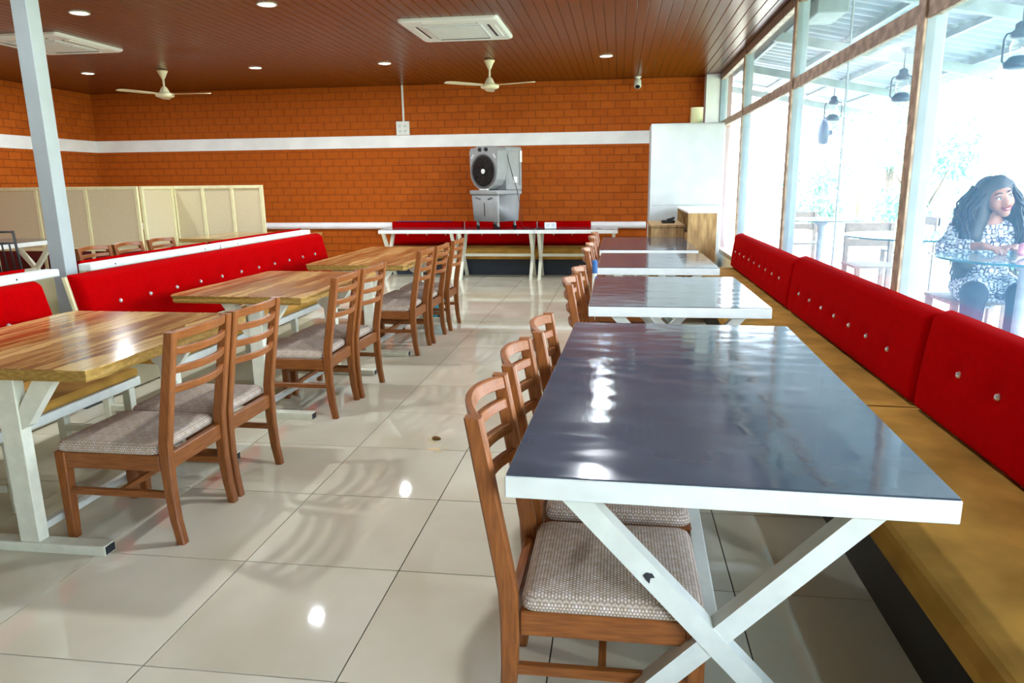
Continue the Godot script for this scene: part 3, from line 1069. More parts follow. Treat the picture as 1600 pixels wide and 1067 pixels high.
func build_chairs() -> void:
	var proto := make_chair()
	var first := true
	# [x, z, turn degrees, label]; turn 0 faces +z, 90 faces +x
	var list := [
		[-1.955, -2.585, -90, "brown ladder-back chair nearest the camera at the nearest wooden table", 0],
		[-1.955, -3.035, -91, "brown ladder-back chair, second in the left row, at the nearest wooden table", 0],
		[-1.945, -4.125, -89, "brown ladder-back chair, near one of two at the middle wooden table", 0],
		[-1.925, -4.565, -92, "brown ladder-back chair, far one of two at the middle wooden table", 0],
		[-1.885, -5.745, -90, "brown ladder-back chair, nearest of three at the far wooden table", 0],
		[-1.865, -6.215, -91, "brown ladder-back chair, middle of three at the far wooden table", 0],
		[-1.845, -6.765, -90, "brown ladder-back chair, last of three at the far wooden table", 0],
		[-0.022, -1.735, 90, "brown ladder-back chair tucked under the near end of the large dark table", 1],
		[-0.012, -2.215, 90, "brown ladder-back chair tucked under the middle of the large dark table", 1],
		[0.022, -2.70, 90, "brown ladder-back chair tucked under the far end of the large dark table", 1],
		[0.05, -3.93, 90, "brown ladder-back chair, near one at the second dark table", 1],
		[0.07, -4.42, 89, "brown ladder-back chair, far one at the second dark table", 1],
		[0.06, -5.78, 90, "brown ladder-back chair at the third dark table", 1],
		[0.07, -6.27, 90, "brown ladder-back chair behind the blue cloth at the third dark table", 1],
		[0.06, -7.08, 90, "brown ladder-back chair, near one at the farthest dark table", 1],
		[0.065, -7.62, 90, "brown ladder-back chair, far one at the farthest dark table", 1],
		[-4.42, -5.90, 90, "brown chair behind the partition, nearest the white post", 2],
		[-4.40, -6.34, 91, "brown chair behind the partition, middle of three", 2],
		[-4.41, -6.86, 90, "brown chair behind the partition, farthest of three", 2],
	]
	var groups := ["chairs along the wooden tables", "chairs along the dark tables", "chairs behind the partition"]
	for e in list:
		var o: Node3D
		if first:
			o = proto
			o.position = Vector3(e[0], 0, e[1])
			o.rotation.y = deg_to_rad(e[2])
			o.set_meta("label", e[3])
			first = false
		else:
			o = copy_of(proto, "dining_chair", e[3], Vector3(e[0], 0, e[1]), deg_to_rad(e[2]))
		o.set_meta("group", groups[e[4]])

# ------------------------------------------------------------------ far left corner
func screen_panel(t: Node3D, a: Vector3, b: Vector3, n: int, top: float) -> void:
	var d := (b - a).normalized()
	var ln := a.distance_to(b)
	var nm := Vector3.UP.cross(d).normalized() * -1.0
	var bas := Basis(d, Vector3.UP, d.cross(Vector3.UP))
	for k in n + 1:
		var st := new_st()
		bbox(st, a + d * ln * k / n + Vector3(0, top * 0.5, 0), Vector3(0.045, top, 0.04), 0.003, bas)
		part(t, "upright", st, M.screen_frame)
	for y in [top - 0.022, 0.56, 0.06]:
		var st := new_st()
		bbox(st, (a + b) * 0.5 + Vector3(0, y, 0), Vector3(ln, 0.044, 0.036), 0.003, bas)
		part(t, "rail", st, M.screen_frame)
	for k in n:
		var st := new_st()
		bbox(st, a + d * ln * (k + 0.5) / n + Vector3(0, (top + 0.56) * 0.5, 0), Vector3(ln / n - 0.03, top - 0.58, 0.008), 0, bas)
		part(t, "panel", st, M.screen_cloth)
		st = new_st()
		bbox(st, a + d * ln * (k + 0.5) / n + Vector3(0, 0.31, 0), Vector3(ln / n - 0.03, 0.46, 0.008), 0, bas)
		part(t, "lower_panel", st, M.maroon)

func build_screens() -> void:
	var g := "cream framed screens around the far booth"
	var t := thing("folding_screen", "wide cream framed fabric screen at the left wall behind the black chair", "screen", Vector3(-7.455, 0, -8.86), 0, g)
	screen_panel(t, Vector3(-1.10, 0, 0), Vector3(1.10, 0, 0), 3, 1.395)
	t = thing("folding_screen", "narrow slanted cream framed screen between the two wide screens", "screen", Vector3(-6.35, 0, -9.32), 0, g)
	screen_panel(t, Vector3(0.03, 0, 0.40), Vector3(-0.06, 0, -0.38), 1, 1.395)
	t = thing("folding_screen", "bright cream framed screen of three panels in front of the brick wall", "screen", Vector3(-5.73, 0, -9.76), 0, g)
	screen_panel(t, Vector3(-0.67, 0, 0), Vector3(0.67, 0, 0), 3, 1.395)

func build_second_row() -> void:
	var g := "wooden tables behind the partition"
	wood_table("glossy wooden table behind the partition, in front of three chairs", Vector3(-4.19, 0, -6.35), 0, 0.76, 2.1, 0.75, g, 5)
	wood_table("wooden table behind the partition at the far bright screen", Vector3(-4.75, 0, -8.85), deg_to_rad(-4), 1.35, 1.25, 0.75, g, 6)
	wood_table("wooden table behind the partition left of the white post", Vector3(-4.32, 0, -3.75), 0, 0.9, 1.5, 0.75, g, 8)
	# white table far left, long side along z
	cross_table("cross_leg_table", "white edged table with crossed legs at the left screen", Vector3(-7.62, 0, -7.95), 0, 0.86, 1.1, 0.74, "", M.cream_leg)
	# black metal chair
	var t := thing("metal_chair", "black metal chair with ring in its back, far left", "chair", Vector3(-6.62, 0, -6.98), deg_to_rad(200))
	for s in [1, -1]:
		var st := new_st()
		tube(st, [Vector3(s * 0.2, 0, -0.24), Vector3(s * 0.2, 0.42, -0.2), Vector3(s * 0.2, 0.95, -0.28)], 0.014)
		part(t, "back_post", st, M.iron)
		st = new_st()
		tube(st, [Vector3(s * 0.19, 0, 0.2), Vector3(s * 0.19, 0.42, 0.19)], 0.013)
		part(t, "front_leg", st, M.iron)
	for q in [[0.94, -0.279], [0.82, -0.262], [0.5, -0.213]]:
		var st := new_st()
		tube(st, [Vector3(-0.2, q[0], q[1]), Vector3(0.2, q[0], q[1])], 0.011)
		part(t, "rail", st, M.iron)
	var st3 := new_st()
	var ring := []
	for k in 17: ring.append(Vector3(cos(TAU * k / 16) * 0.05, 0.88 + sin(TAU * k / 16) * 0.05, -0.271))
	tube(st3, ring, 0.007, 6)
	part(t, "back_ring", st3, M.iron)
	for x in [-0.14, -0.07, 0.0, 0.07, 0.14]:
		var st := new_st()
		tube(st, [Vector3(x, 0.5, -0.213), Vector3(x, 0.82, -0.262)], 0.009, 6)
		part(t, "spindle", st, M.iron)
	st3 = new_st()
	cushion(st3, 0.42, 0.42, 0.04, 0.04, 0.01, Vector3(0, 0.42, 0))
	part(t, "seat", st3, M.black)
	# blue metal chair in front of it
	t = thing("metal_chair", "blue grey metal chair at the left edge before the black chair", "chair", Vector3(-4.72, 0, -4.98), deg_to_rad(165))
	for s in [1, -1]:
		var st := new_st()
		tube(st, [Vector3(s * 0.19, 0, -0.26), Vector3(s * 0.19, 0.43, -0.2), Vector3(s * 0.19, 0.86, -0.27)], 0.016)
		part(t, "back_post", st, M.blue_paint)
		st = new_st()
		tube(st, [Vector3(s * 0.19, 0, 0.22), Vector3(s * 0.19, 0.43, 0.19)], 0.014)
		part(t, "front_leg", st, M.blue_paint)
	for y in [0.83, 0.66]:
		var st := new_st()
		bbox(st, Vector3(0, y, -0.235 - (y - 0.66) * 0.16), Vector3(0.38, 0.05, 0.016), 0.004)
		part(t, "slat", st, M.blue_paint)
	st3 = new_st()
	bbox(st3, Vector3(0, 0.44, 0), Vector3(0.4, 0.03, 0.4), 0.008)
	part(t, "seat", st3, M.blue_paint)

func build_post() -> void:
	var t := thing("post", "tall white square steel post standing between the left benches", "post", Vector3(-3.44, 0, -4.025))
	var st := new_st()
	bbox(st, Vector3(0, CEIL * 0.5 + 0.001, 0), Vector3(0.1, CEIL - 0.004, 0.1), 0.003)
	part(t, "shaft", st, M.post)
	st = new_st()
	bbox(st, Vector3(0, 0.004, 0), Vector3(0.15, 0.008, 0.15), 0.002)
	part(t, "base_plate", st, M.worn)
	t.set_meta("kind", "structure")

func build_wardrobe_and_desk() -> void:
	var t := thing("wardrobe", "tall white cupboard against the brick wall beside the windows", "cupboard", Vector3(0.875, 0, -10.2))
	var st := new_st()
	bbox(st, Vector3(0, 1.065, 0), Vector3(0.94, 2.13, 0.6), 0.004)
	part(t, "body", st, M.wardrobe)
	for d in [[0.0, 0.57, 0.93, 1.0], [0.0, 1.595, 0.93, 1.045]]:
		st = new_st()
		bbox(st, Vector3(d[0], d[1], 0.309), Vector3(d[2], d[3], 0.016), 0.003)
		part(t, "door", st, M.wardrobe)
	st = new_st()
	lathe(st, [[0.07, 0], [0.082, 0.004], [0.08, 0.19], [0.083, 0.192], [0.083, 0.205], [0.0, 0.207]], 20)
	solo("canister", st, M.cream_plastic, "cream plastic canister on top of the white cupboard", "canister", "", "", Vector3(1.0, 2.13, -10.05))
	# reception desk
	t = thing("reception_desk", "wood grain reception desk with white top and open cubby at the windows", "desk", Vector3(0.93, 0, -9.02))
	for q in [["side_panel", Vector3(0.0, 0.52, 0.74), Vector3(0.32, 1.04, 0.02)], ["side_panel", Vector3(0.0, 0.52, -0.74), Vector3(0.32, 1.04, 0.02)], ["back_panel", Vector3(0.15, 0.52, 0), Vector3(0.02, 1.0, 1.46)], ["shelf", Vector3(0, 0.80, 0), Vector3(0.28, 0.02, 1.46)], ["front_panel", Vector3(-0.15, 0.40, 0), Vector3(0.02, 0.80, 1.46)], ["divider", Vector3(0, 0.92, 0.25), Vector3(0.28, 0.22, 0.02)]]:
		st = new_st()
		bbox(st, q[1], q[2], 0.002)
		part(t, q[0], st, M.desk_wood if q[0] != "shelf" else M.dark_wood)
	st = new_st()
	bbox(st, Vector3(0, 1.045, 0), Vector3(0.33, 0.022, 1.51), 0.002)
	part(t, "top", st, M.wall_white)
	st = new_st()
	bbox(st, Vector3(-0.36, 0.87, -0.05), Vector3(0.40, 0.03, 0.9), 0.002)
	part(t, "ledge", st, M.desk_wood)
	for z in [0.37, -0.47]:
		st = new_st()
		bbox(st, Vector3(-0.36, 0.43, z), Vector3(0.38, 0.85, 0.025), 0.002)
		part(t, "ledge_support", st, M.desk_wood)
	t = thing("desk_gadget", "small black gadget lying on the lower ledge of the desk", "gadget", Vector3(0.60, 0.886, -9.0))
	st = new_st()
	bbox(st, Vector3(0, 0.018, 0), Vector3(0.16, 0.036, 0.12), 0.008)
	part(t, "body", st, M.black)
	st = new_st()
	bbox(st, Vector3(0.03, 0.05, 0), Vector3(0.10, 0.03, 0.07), 0.008, Basis(Vector3.BACK, 0.3))
	part(t, "handset", st, M.black)

func build_cooler() -> void:
	var t := thing("air_cooler", "grey portable air cooler with round black grille standing on the table", "air cooler", Vector3(-1.80, 0.7315, -10.50), deg_to_rad(-33))
	var st := new_st()
	# lower tank, tapering down
	loft(st, [rr_ring(Vector3(0, 0.11, 0), 0.50, 0.46, 0.03), rr_ring(Vector3(0, 0.5, 0), 0.54, 0.50, 0.03)], 1)
	part(t, "tank", st, M.plastic_grey)
	st = new_st()
	loft(st, [rr_ring(Vector3(0, 0.495, 0), 0.56, 0.53, 0.03), rr_ring(Vector3(0, 0.50, 0), 0.57, 0.54, 0.03), rr_ring(Vector3(0, 0.55, 0), 0.57, 0.54, 0.03), rr_ring(Vector3(0, 0.555, 0), 0.55, 0.52, 0.03)], 1)
	part(t, "tank_lid", st, M.plastic_grey)
	# upper housing: front outline with rounded lower corners
	var o := PackedVector2Array()
	for k in 9:
		var a := PI + PI * k / 8.0
		o.append(Vector2(0.27 * cos(a) * 0.98, 0.80 + 0.245 * sin(a)))
	o.append(Vector2(0.275, 1.10)); o.append(Vector2(0.25, 1.145)); o.append(Vector2(0.15, 1.155)); o.append(Vector2(0.13, 1.17)); o.append(Vector2(-0.13, 1.17)); o.append(Vector2(-0.15, 1.155)); o.append(Vector2(-0.25, 1.145)); o.append(Vector2(-0.275, 1.10))
	st = new_st()
	prism(st, o, Vector3(0, 0, 0.05), Vector3.RIGHT, Vector3.UP, Vector3(0, 0, 0.20))
	part(t, "front_housing", st, M.plastic_grey)
	st = new_st()
	bbox(st, Vector3(0, 0.855, -0.11), Vector3(0.56, 0.62, 0.34), 0.02)
	part(t, "housing", st, M.plastic_grey)
	st = new_st()
	lathe(st, [[0.235, 0], [0.24, 0.012], [0.225, 0.016], [0.215, 0.006], [0.215, 0.002]], 32, Vector3(0, 0.82, 0.25), 1, Basis(Vector3.RIGHT, Vector3.BACK, Vector3.DOWN))
	part(t, "grille_rim", st, M.plastic_mid)
	st = new_st()
	lathe(st, [[0.216, 0], [0.216, 0.004], [0.0, 0.004]], 32, Vector3(0, 0.82, 0.25), -1, Basis(Vector3.RIGHT, Vector3.BACK, Vector3.DOWN))
	var gr := part(t, "fan_opening", st, M.black)
	for r in [0.06, 0.10, 0.14, 0.18]:
		st = new_st()
		var ring := []
		for k in 25: ring.append(Vector3(cos(TAU * k / 24) * r, 0.82 + sin(TAU * k / 24) * r, 0.258))
		tube(st, ring, 0.003, 5)
		part(gr, "grille_ring", st, M.plastic_dark)
	for k in 12:
		st = new_st()
		var d := Vector3(cos(TAU * k / 12), sin(TAU * k / 12), 0)
		tube(st, [Vector3(0, 0.82, 0.262) + d * 0.03, Vector3(0, 0.82, 0.262) + d * 0.214], 0.003, 5)
		part(gr, "grille_spoke", st, M.plastic_dark)
	st = new_st()
	lathe(st, [[0.036, 0], [0.036, 0.012], [0.03, 0.016], [0.0, 0.016]], 20, Vector3(0, 0.82, 0.255), 1, Basis(Vector3.RIGHT, Vector3.BACK, Vector3.DOWN))
	part(gr, "hub_badge", st, M.white)
	for x in [-0.06, 0.06]:
		st = new_st()
		lathe(st, [[0.028, 0], [0.026, 0.02], [0.0, 0.02]], 16, Vector3(x, 1.125, 0.25), 1, Basis(Vector3.RIGHT, Vector3.BACK, Vector3.DOWN))
		part(t, "knob", st, M.plastic_dark)
	for s in [-1, 1]:
		st = new_st()
		bbox(st, Vector3(s * 0.215, 1.03, 0.252), Vector3(0.075, 0.025, 0.006), 0.002, Basis(Vector3.BACK, s * -0.9))
		part(t, "vent_slot", st, M.ac_grille)
	st = new_st()
	bbox(st, Vector3(0, 0.565, 0.245), Vector3(0.16, 0.022, 0.05), 0.006)
	part(t, "drain_lip", st, M.white)
	st = new_st()
	bbox(st, Vector3(0.0, 0.28, 0.252), Vector3(0.008, 0.20, 0.004), 0, Basis(Vector3.RIGHT, 0.05))
	part(t, "water_gauge", st, M.plastic_dark)
	for s in [-1, 1]:
		st = new_st()
		bbox(st, Vector3(s * 0.12, 0.44, 0.257), Vector3(0.10, 0.014, 0.006), 0.002, Basis(Vector3.BACK, s * 0.25))
		part(t, "grip", st, M.plastic_mid)
	# side: recessed panel, stickers, cable
	st = new_st()
	bbox(st, Vector3(0.283, 0.87, -0.08), Vector3(0.008, 0.44, 0.22), 0.003)
	part(t, "side_panel", st, M.plastic_grey)
	st = new_st()
	bbox(st, Vector3(0.288, 0.70, -0.11), Vector3(0.003, 0.085, 0.085), 0)
	part(t, "sticker", st, M.white)
	st = new_st()
	bbox(st, Vector3(0.2815, 1.03, -0.245), Vector3(0.003, 0.16, 0.05), 0)
	part(t, "sticker", st, M.white)
	st = new_st()
	bbox(st, Vector3(0.281, 0.87, -0.215), Vector3(0.004, 0.5, 0.012), 0)
	part(t, "side_slot", st, M.plastic_mid)
	st = new_st()
	tube(st, [Vector3(0.285, 1.06, 0.06), Vector3(0.292, 0.95, 0.03), Vector3(0.294, 0.75, -0.05), Vector3(0.294, 0.55, -0.14), Vector3(0.29, 0.30, -0.22), Vector3(0.30, 0.05, -0.23), Vector3(0.36, 0.006, -0.24), Vector3(0.42, 0.006, -0.25)], 0.004, 6)
	part(t, "cable", st, M.plastic_dark)
	for x in [-0.2, 0.2]:
		for z in [-0.18, 0.18]:
			st = new_st()
			bbox(st, Vector3(x, 0.075, z), Vector3(0.03, 0.07, 0.035), 0.004)
			var c := part(t, "caster", st, M.plastic_grey)
			st = new_st()
			lathe(st, [[0.03, -0.012], [0.032, -0.008], [0.032, 0.008], [0.03, 0.012]], 14, Vector3(x, 0.032, z), 1, Basis(Vector3.UP, Vector3.RIGHT, Vector3.FORWARD))
			part(c, "wheel", st, M.rubber)
	# white adapter box on the table
	t = thing("power_strip", "white extension box with sockets on the table right of the air cooler", "socket box", Vector3(-0.99, 0.7305, -10.42), deg_to_rad(8))
	st = new_st()
	bbox(st, Vector3(0, 0.045, 0), Vector3(0.17, 0.09, 0.11), 0.008)
	part(t, "body", st, M.white)
	for x in [-0.04, 0.04]:
		st = new_st()
		bbox(st, Vector3(x, 0.05, 0.0555), Vector3(0.045, 0.045, 0.002), 0)
		part(t, "socket", st, M.ac_grille)
	st = new_st()
	tube(st, [Vector3(-0.085, 0.02, 0), Vector3(-0.14, 0.006, 0.02), Vector3(-0.22, 0.006, 0.0), Vector3(-0.30, 0.006, -0.03)], 0.004, 6)
	part(t, "cable", st, M.plastic_dark)

func build_ceiling_fittings() -> void:
	# downlights
	var xs := [[-7.03, "leftmost"], [-4.67, "second from left"], [-2.95, "second from the windows"], [-0.19, "nearest the windows"]]
	var rows := [[-9.13, "far row"], [-6.06, "middle row"], [-3.0, "row above the near tables"]]
	for r in rows:
		for x in xs:
			if r[0] > -4.0 and x[0] < -4.0: continue
			var t := thing("ceiling_light", "round white downlight, %s of the %s" % [x[1], r[1]], "ceiling light", Vector3(x[0], CEIL, r[0]), 0, "round ceiling downlights")
			var st := new_st()
			lathe(st, [[0.082, 0.0], [0.084, -0.006], [0.074, -0.010], [0.068, -0.006], [0.068, 0.0]], 28)
			part(t, "rim", st, M.white)
			st = new_st()
			lathe(st, [[0.0685, -0.001], [0.0685, -0.006], [0.0, -0.006]], 28)
			part(t, "diffuser", st, M.lamp)
			var l := AreaLight3D.new()
			l.name = "glow"
			l.area_size = Vector2(0.10, 0.10)
			l.light_energy = LAMP
			l.light_color = Color(0.95, 0.98, 1.0)
			l.area_range = 14.0
			l.shadow_enabled = true
			l.rotation.x = -PI / 2
			l.position = Vector3(0, -0.014, 0)
			t.add_child(l)
	# cassettes
	for q in [[-1.59, -7.28, "white square ceiling air conditioner cassette nearer the windows"], [-5.92, -7.21, "white square ceiling air conditioner cassette behind the white post"]]:
		var t := thing("ceiling_air_conditioner", q[2], "air conditioner", Vector3(q[0], CEIL, q[1]), 0, "ceiling air conditioners")
		var st := new_st()
		loft(st, [rr_ring(Vector3(0, 0, 0), 0.94, 0.98, 0.03), rr_ring(Vector3(0, -0.02, 0), 0.94, 0.98, 0.05), rr_ring(Vector3(0, -0.032, 0), 0.90, 0.94, 0.05)])
		part(t, "panel", st, M.ac_white)
		st = new_st()
		bbox(st, Vector3(0, -0.036, 0), Vector3(0.56, 0.014, 0.58), 0.004)
		var gr := part(t, "intake_grille", st, M.ac_grille)
		for k in 9:
			st = new_st()
			bbox(st, Vector3(0, -0.044, -0.24 + 0.06 * k), Vector3(0.5, 0.004, 0.03), 0)
			part(gr, "louver", st, M.ac_white)
		for e in [[0, 1], [0, -1], [1, 0], [-1, 0]]:
			st = new_st()
			var sz := Vector3(0.52, 0.004, 0.022) if e[0] == 0 else Vector3(0.022, 0.004, 0.54)
			bbox(st, Vector3(e[0] * 0.345, -0.0325, e[1] * 0.36), sz, 0)
			part(t, "outlet_slot", st, M.black)
			st = new_st()
			sz = Vector3(0.5, 0.008, 0.05) if e[0] == 0 else Vector3(0.05, 0.008, 0.52)
			bbox(st, Vector3(e[0] * 0.385, -0.035, e[1] * 0.40), sz, 0.002)
			part(t, "flap", st, M.ac_white)
		if q[0] > -3:
			st = new_st()
			bbox(st, Vector3(0.365, -0.0335, 0.0), Vector3(0.055, 0.004, 0.24), 0)
			part(t, "open_slot", st, M.black)
	# fans
	for q in [[-5.91, -9.05, "cream ceiling fan on the left, in front of the brick wall", -123.0], [-1.61, -9.10, "cream ceiling fan above the air cooler", -100.0]]:
		var t := thing("ceiling_fan", q[2], "fan", Vector3(q[0], CEIL, q[1]), 0, "ceiling fans")
		var st := new_st()
		lathe(st, [[0.02, 0.0], [0.066, -0.012], [0.066, -0.022], [0.05, -0.05], [0.024, -0.105], [0.014, -0.12]], 20)
		part(t, "canopy", st, M.fan)
		st = new_st()
		lathe(st, [[0.0125, -0.10], [0.0125, -0.23]], 12)
		part(t, "rod", st, M.fan)
		st = new_st()
		lathe(st, [[0.02, -0.21], [0.035, -0.225], [0.06, -0.275], [0.065, -0.29], [0.105, -0.295], [0.115, -0.31], [0.11, -0.335], [0.08, -0.347], [0.0, -0.348]], 24)
		part(t, "motor", st, M.fan)
		for k in 3:
			var a := deg_to_rad(q[3] + 120.0 * k)
			var d := Vector3(cos(a), 0, sin(a))
			var s := Vector3(-sin(a), 0, cos(a))
			st = new_st()
			var up := (Vector3.UP + s * 0.1).normalized()
			var sd := (s - Vector3.UP * 0.1).normalized()
			var rings := []
			for e in [[0.10, 0.05], [0.17, 0.09], [0.3, 0.115], [0.5, 0.125], [0.58, 0.11], [0.61, 0.07]]:
				rings.append(rring(Vector3(0, -0.305, 0) + d * e[0], sd, up, e[1], 0.006, 0.002))
			loft(st, rings)
			part(t, "blade", st, M.fan)

func build_wall_fittings() -> void:
	var t := thing("switch_board", "white switch board with conduit on the far brick wall above the white band", "switch board", Vector3(-3.348, 2.232, ROOM_B + 0.016))
	var st := new_st()
	bbox(st, Vector3(0, 0, 0.016), Vector3(0.205, 0.205, 0.04), 0.005)
	part(t, "plate", st, M.white)
	for x in [-0.045, 0.04]:
		for y in [-0.045, 0.03]:
			st = new_st()
			bbox(st, Vector3(x, y, 0.038), Vector3(0.034, 0.034, 0.008), 0.003)
			part(t, "switch", st, M.ac_grille)
	st = new_st()
	bbox(st, Vector3(0.012, 0.37, 0.005), Vector3(0.03, 0.535, 0.02), 0.003)
	part(t, "conduit", st, M.white)
	t = thing("security_camera", "small white security camera under the ceiling at the brick wall", "camera", Vector3(0.235, CEIL, -10.98))
	st = new_st()
	lathe(st, [[0.05, 0], [0.052, -0.012], [0.03, -0.02], [0.02, -0.04]], 18)
	part(t, "mount", st, M.white)
	st = new_st()
	lathe(st, [[0.045, -0.05], [0.052, -0.03], [0.052, 0.07], [0.046, 0.08], [0.0, 0.08]], 18, Vector3(0, -0.085, 0.01), 1, Basis(Vector3.RIGHT, Vector3(0, -0.75, 0.66), Vector3(0, -0.66, -0.75)))
	part(t, "body", st, M.white)
	st = new_st()
	lathe(st, [[0.036, 0.078], [0.036, 0.084], [0.0, 0.086]], 16, Vector3(0, -0.085, 0.01), 1, Basis(Vector3.RIGHT, Vector3(0, -0.75, 0.66), Vector3(0, -0.66, -0.75)))
	part(t, "lens", st, M.black)

func build_floor_things() -> void:
	# bucket under the far chairs
	var t := thing("bucket", "bright blue plastic bucket on the floor behind the far chairs", "bucket", Vector3(-1.95, 0, -7.26))
	var st := new_st()
	lathe(st, [[0.105, 0.0], [0.11, 0.004], [0.128, 0.17], [0.124, 0.17], [0.106, 0.008], [0.0, 0.008]], 24)
	part(t, "pail", st, M.cyan)
	st = new_st()
	lathe(st, [[0.127, 0.162], [0.134, 0.166], [0.134, 0.180], [0.128, 0.184], [0.122, 0.180], [0.122, 0.166]], 24)
	part(t, "rim", st, M.cyan)
	st = new_st()
	bbox(st, Vector3(0.09, 0.02, 0.075), Vector3(0.03, 0.03, 0.03), 0.006)
	part(t, "foot", st, M.rubber)
	# mop handle with blue grip beside the third dark table
	t = thing("mop_handle", "wooden stick with blue cloth wrapped top beside the third dark table", "stick", Vector3(-0.185, 0, -5.35))
	st = new_st()
	tube(st, [Vector3(-0.01, 0.0, 0), Vector3(0.012, 0.74, 0)], 0.017, 10)
	part(t, "handle", st, M.cream_leg)
	st = new_st()
	lathe(st, [[0.018, 0], [0.0195, 0.008], [0.0205, 0.085], [0.015, 0.098], [0.0, 0.10]], 12, Vector3(0.011, 0.72, 0))
	part(t, "cloth_grip", st, M.blue_cloth)
	# dropped food scrap
	st = new_st()
	var rings := []
	for q in [[0.0, 0.018], [0.006, 0.022], [0.014, 0.018], [0.019, 0.008]]:
		var rg := PackedVector3Array()
		for k in 9:
			var a := TAU * k / 9
			rg.append(Vector3(cos(a) * q[1] * (1.0 + 0.3 * sin(a * 2 + 1)), q[0], sin(a) * q[1] * (0.8 + 0.2 * cos(a * 3))))
		rings.append(rg)
	loft(st, rings, 1)
	solo("food_scrap", st, M.food, "small brown food scrap lying on the floor between the table rows", "food scrap", "", "", Vector3(-0.985, 0.0005, -3.64))
	var spots := [[-1.0, -3.60, 0.03], [-0.96, -3.50, 0.035], [-0.93, -3.47, 0.02], [-1.02, -3.66, 0.022], [-0.90, -3.52, 0.016]]
	st = new_st()
	for s in spots:
		var rg := []
		for y in [0.0002, 0.0008]:
			var p := PackedVector3Array()
			for k in 12:
				var a := TAU * k / 12
				p.append(Vector3(s[0] + 0.985 + cos(a) * s[2] * (1 + 0.35 * sin(a * 3 + s[1] * 20)), y, s[1] + 3.64 + sin(a) * s[2] * 0.6 * (1 + 0.3 * cos(a * 2))))
			rg.append(p)
		loft(st, rg)
	solo("stain", st, M.stain, "dried yellowish spill marks around the food scrap on the floor", "stain", "", "stuff", Vector3(-0.985, 0, -3.64))

# ------------------------------------------------------------------ outside
const TERRACE := 0.20
func roof_y(x: float) -> float:
	return 3.07 - 0.2 * (x - 1.5)

func make_outdoor_materials() -> void:
	var soft := noise_tex(0.012, 71, Color(0.82, 0.82, 0.82), Color(1, 1, 1), 4)
	M.paving = textured(Color(0.80, 0.79, 0.76), soft, Vector3(0.6, 0.6, 0.6), 0.8, 0.3, true)
	M.lawn = textured(Color(0.62, 0.66, 0.50), soft, Vector3(0.3, 0.3, 0.3), 0.95, 0.2, true)
	M.sheet = textured(Color(0.61, 0.67, 0.70), soft, Vector3(0.7, 0.7, 0.7), 0.4)
	M.sheet.backlight_enabled = true
	M.sheet.backlight = Color(0.12, 0.12, 0.12)
	M.beam = textured(Color(0.62, 0.68, 0.70), soft, Vector3(1, 1, 1), 0.6)
	M.out_white = mat(Color(0.85, 0.86, 0.86), 0.5)
	M.lantern = mat(Color(0.13, 0.21, 0.30), 0.5)
	M.clear = mat(Color(0.9, 0.95, 1.0, 0.06), 0.02)
	M.clear.transparency = BaseMaterial3D.TRANSPARENCY_ALPHA
	M.table_glass = mat(Color(0.45, 0.75, 0.80, 0.30), 0.04)
	M.table_glass.transparency = BaseMaterial3D.TRANSPARENCY_ALPHA
	M.glass_edge = mat(Color(0.10, 0.42, 0.47), 0.2)
	M.out_wood = textured(Color(0.60, 0.53, 0.46), soft, Vector3(4, 4, 4), 0.6)
	M.grey_wood = textured(Color(0.62, 0.66, 0.70), soft, Vector3(4, 4, 4), 0.7)
	M.leaf = []
	for c in [Color(0.30, 0.50, 0.45), Color(0.34, 0.55, 0.48), Color(0.38, 0.58, 0.51)]:
		var m := mat(c, 0.6, 0.4)
		m.backlight_enabled = true
		m.backlight = Color(0.35, 0.42, 0.30)
		M.leaf.append(m)
	M.bark_grey = mat(Color(0.42, 0.36, 0.30), 0.9)
	M.hill = textured(Color(0.66, 0.68, 0.56), soft, Vector3(0.05, 0.05, 0.05), 0.95, 0.2, true)

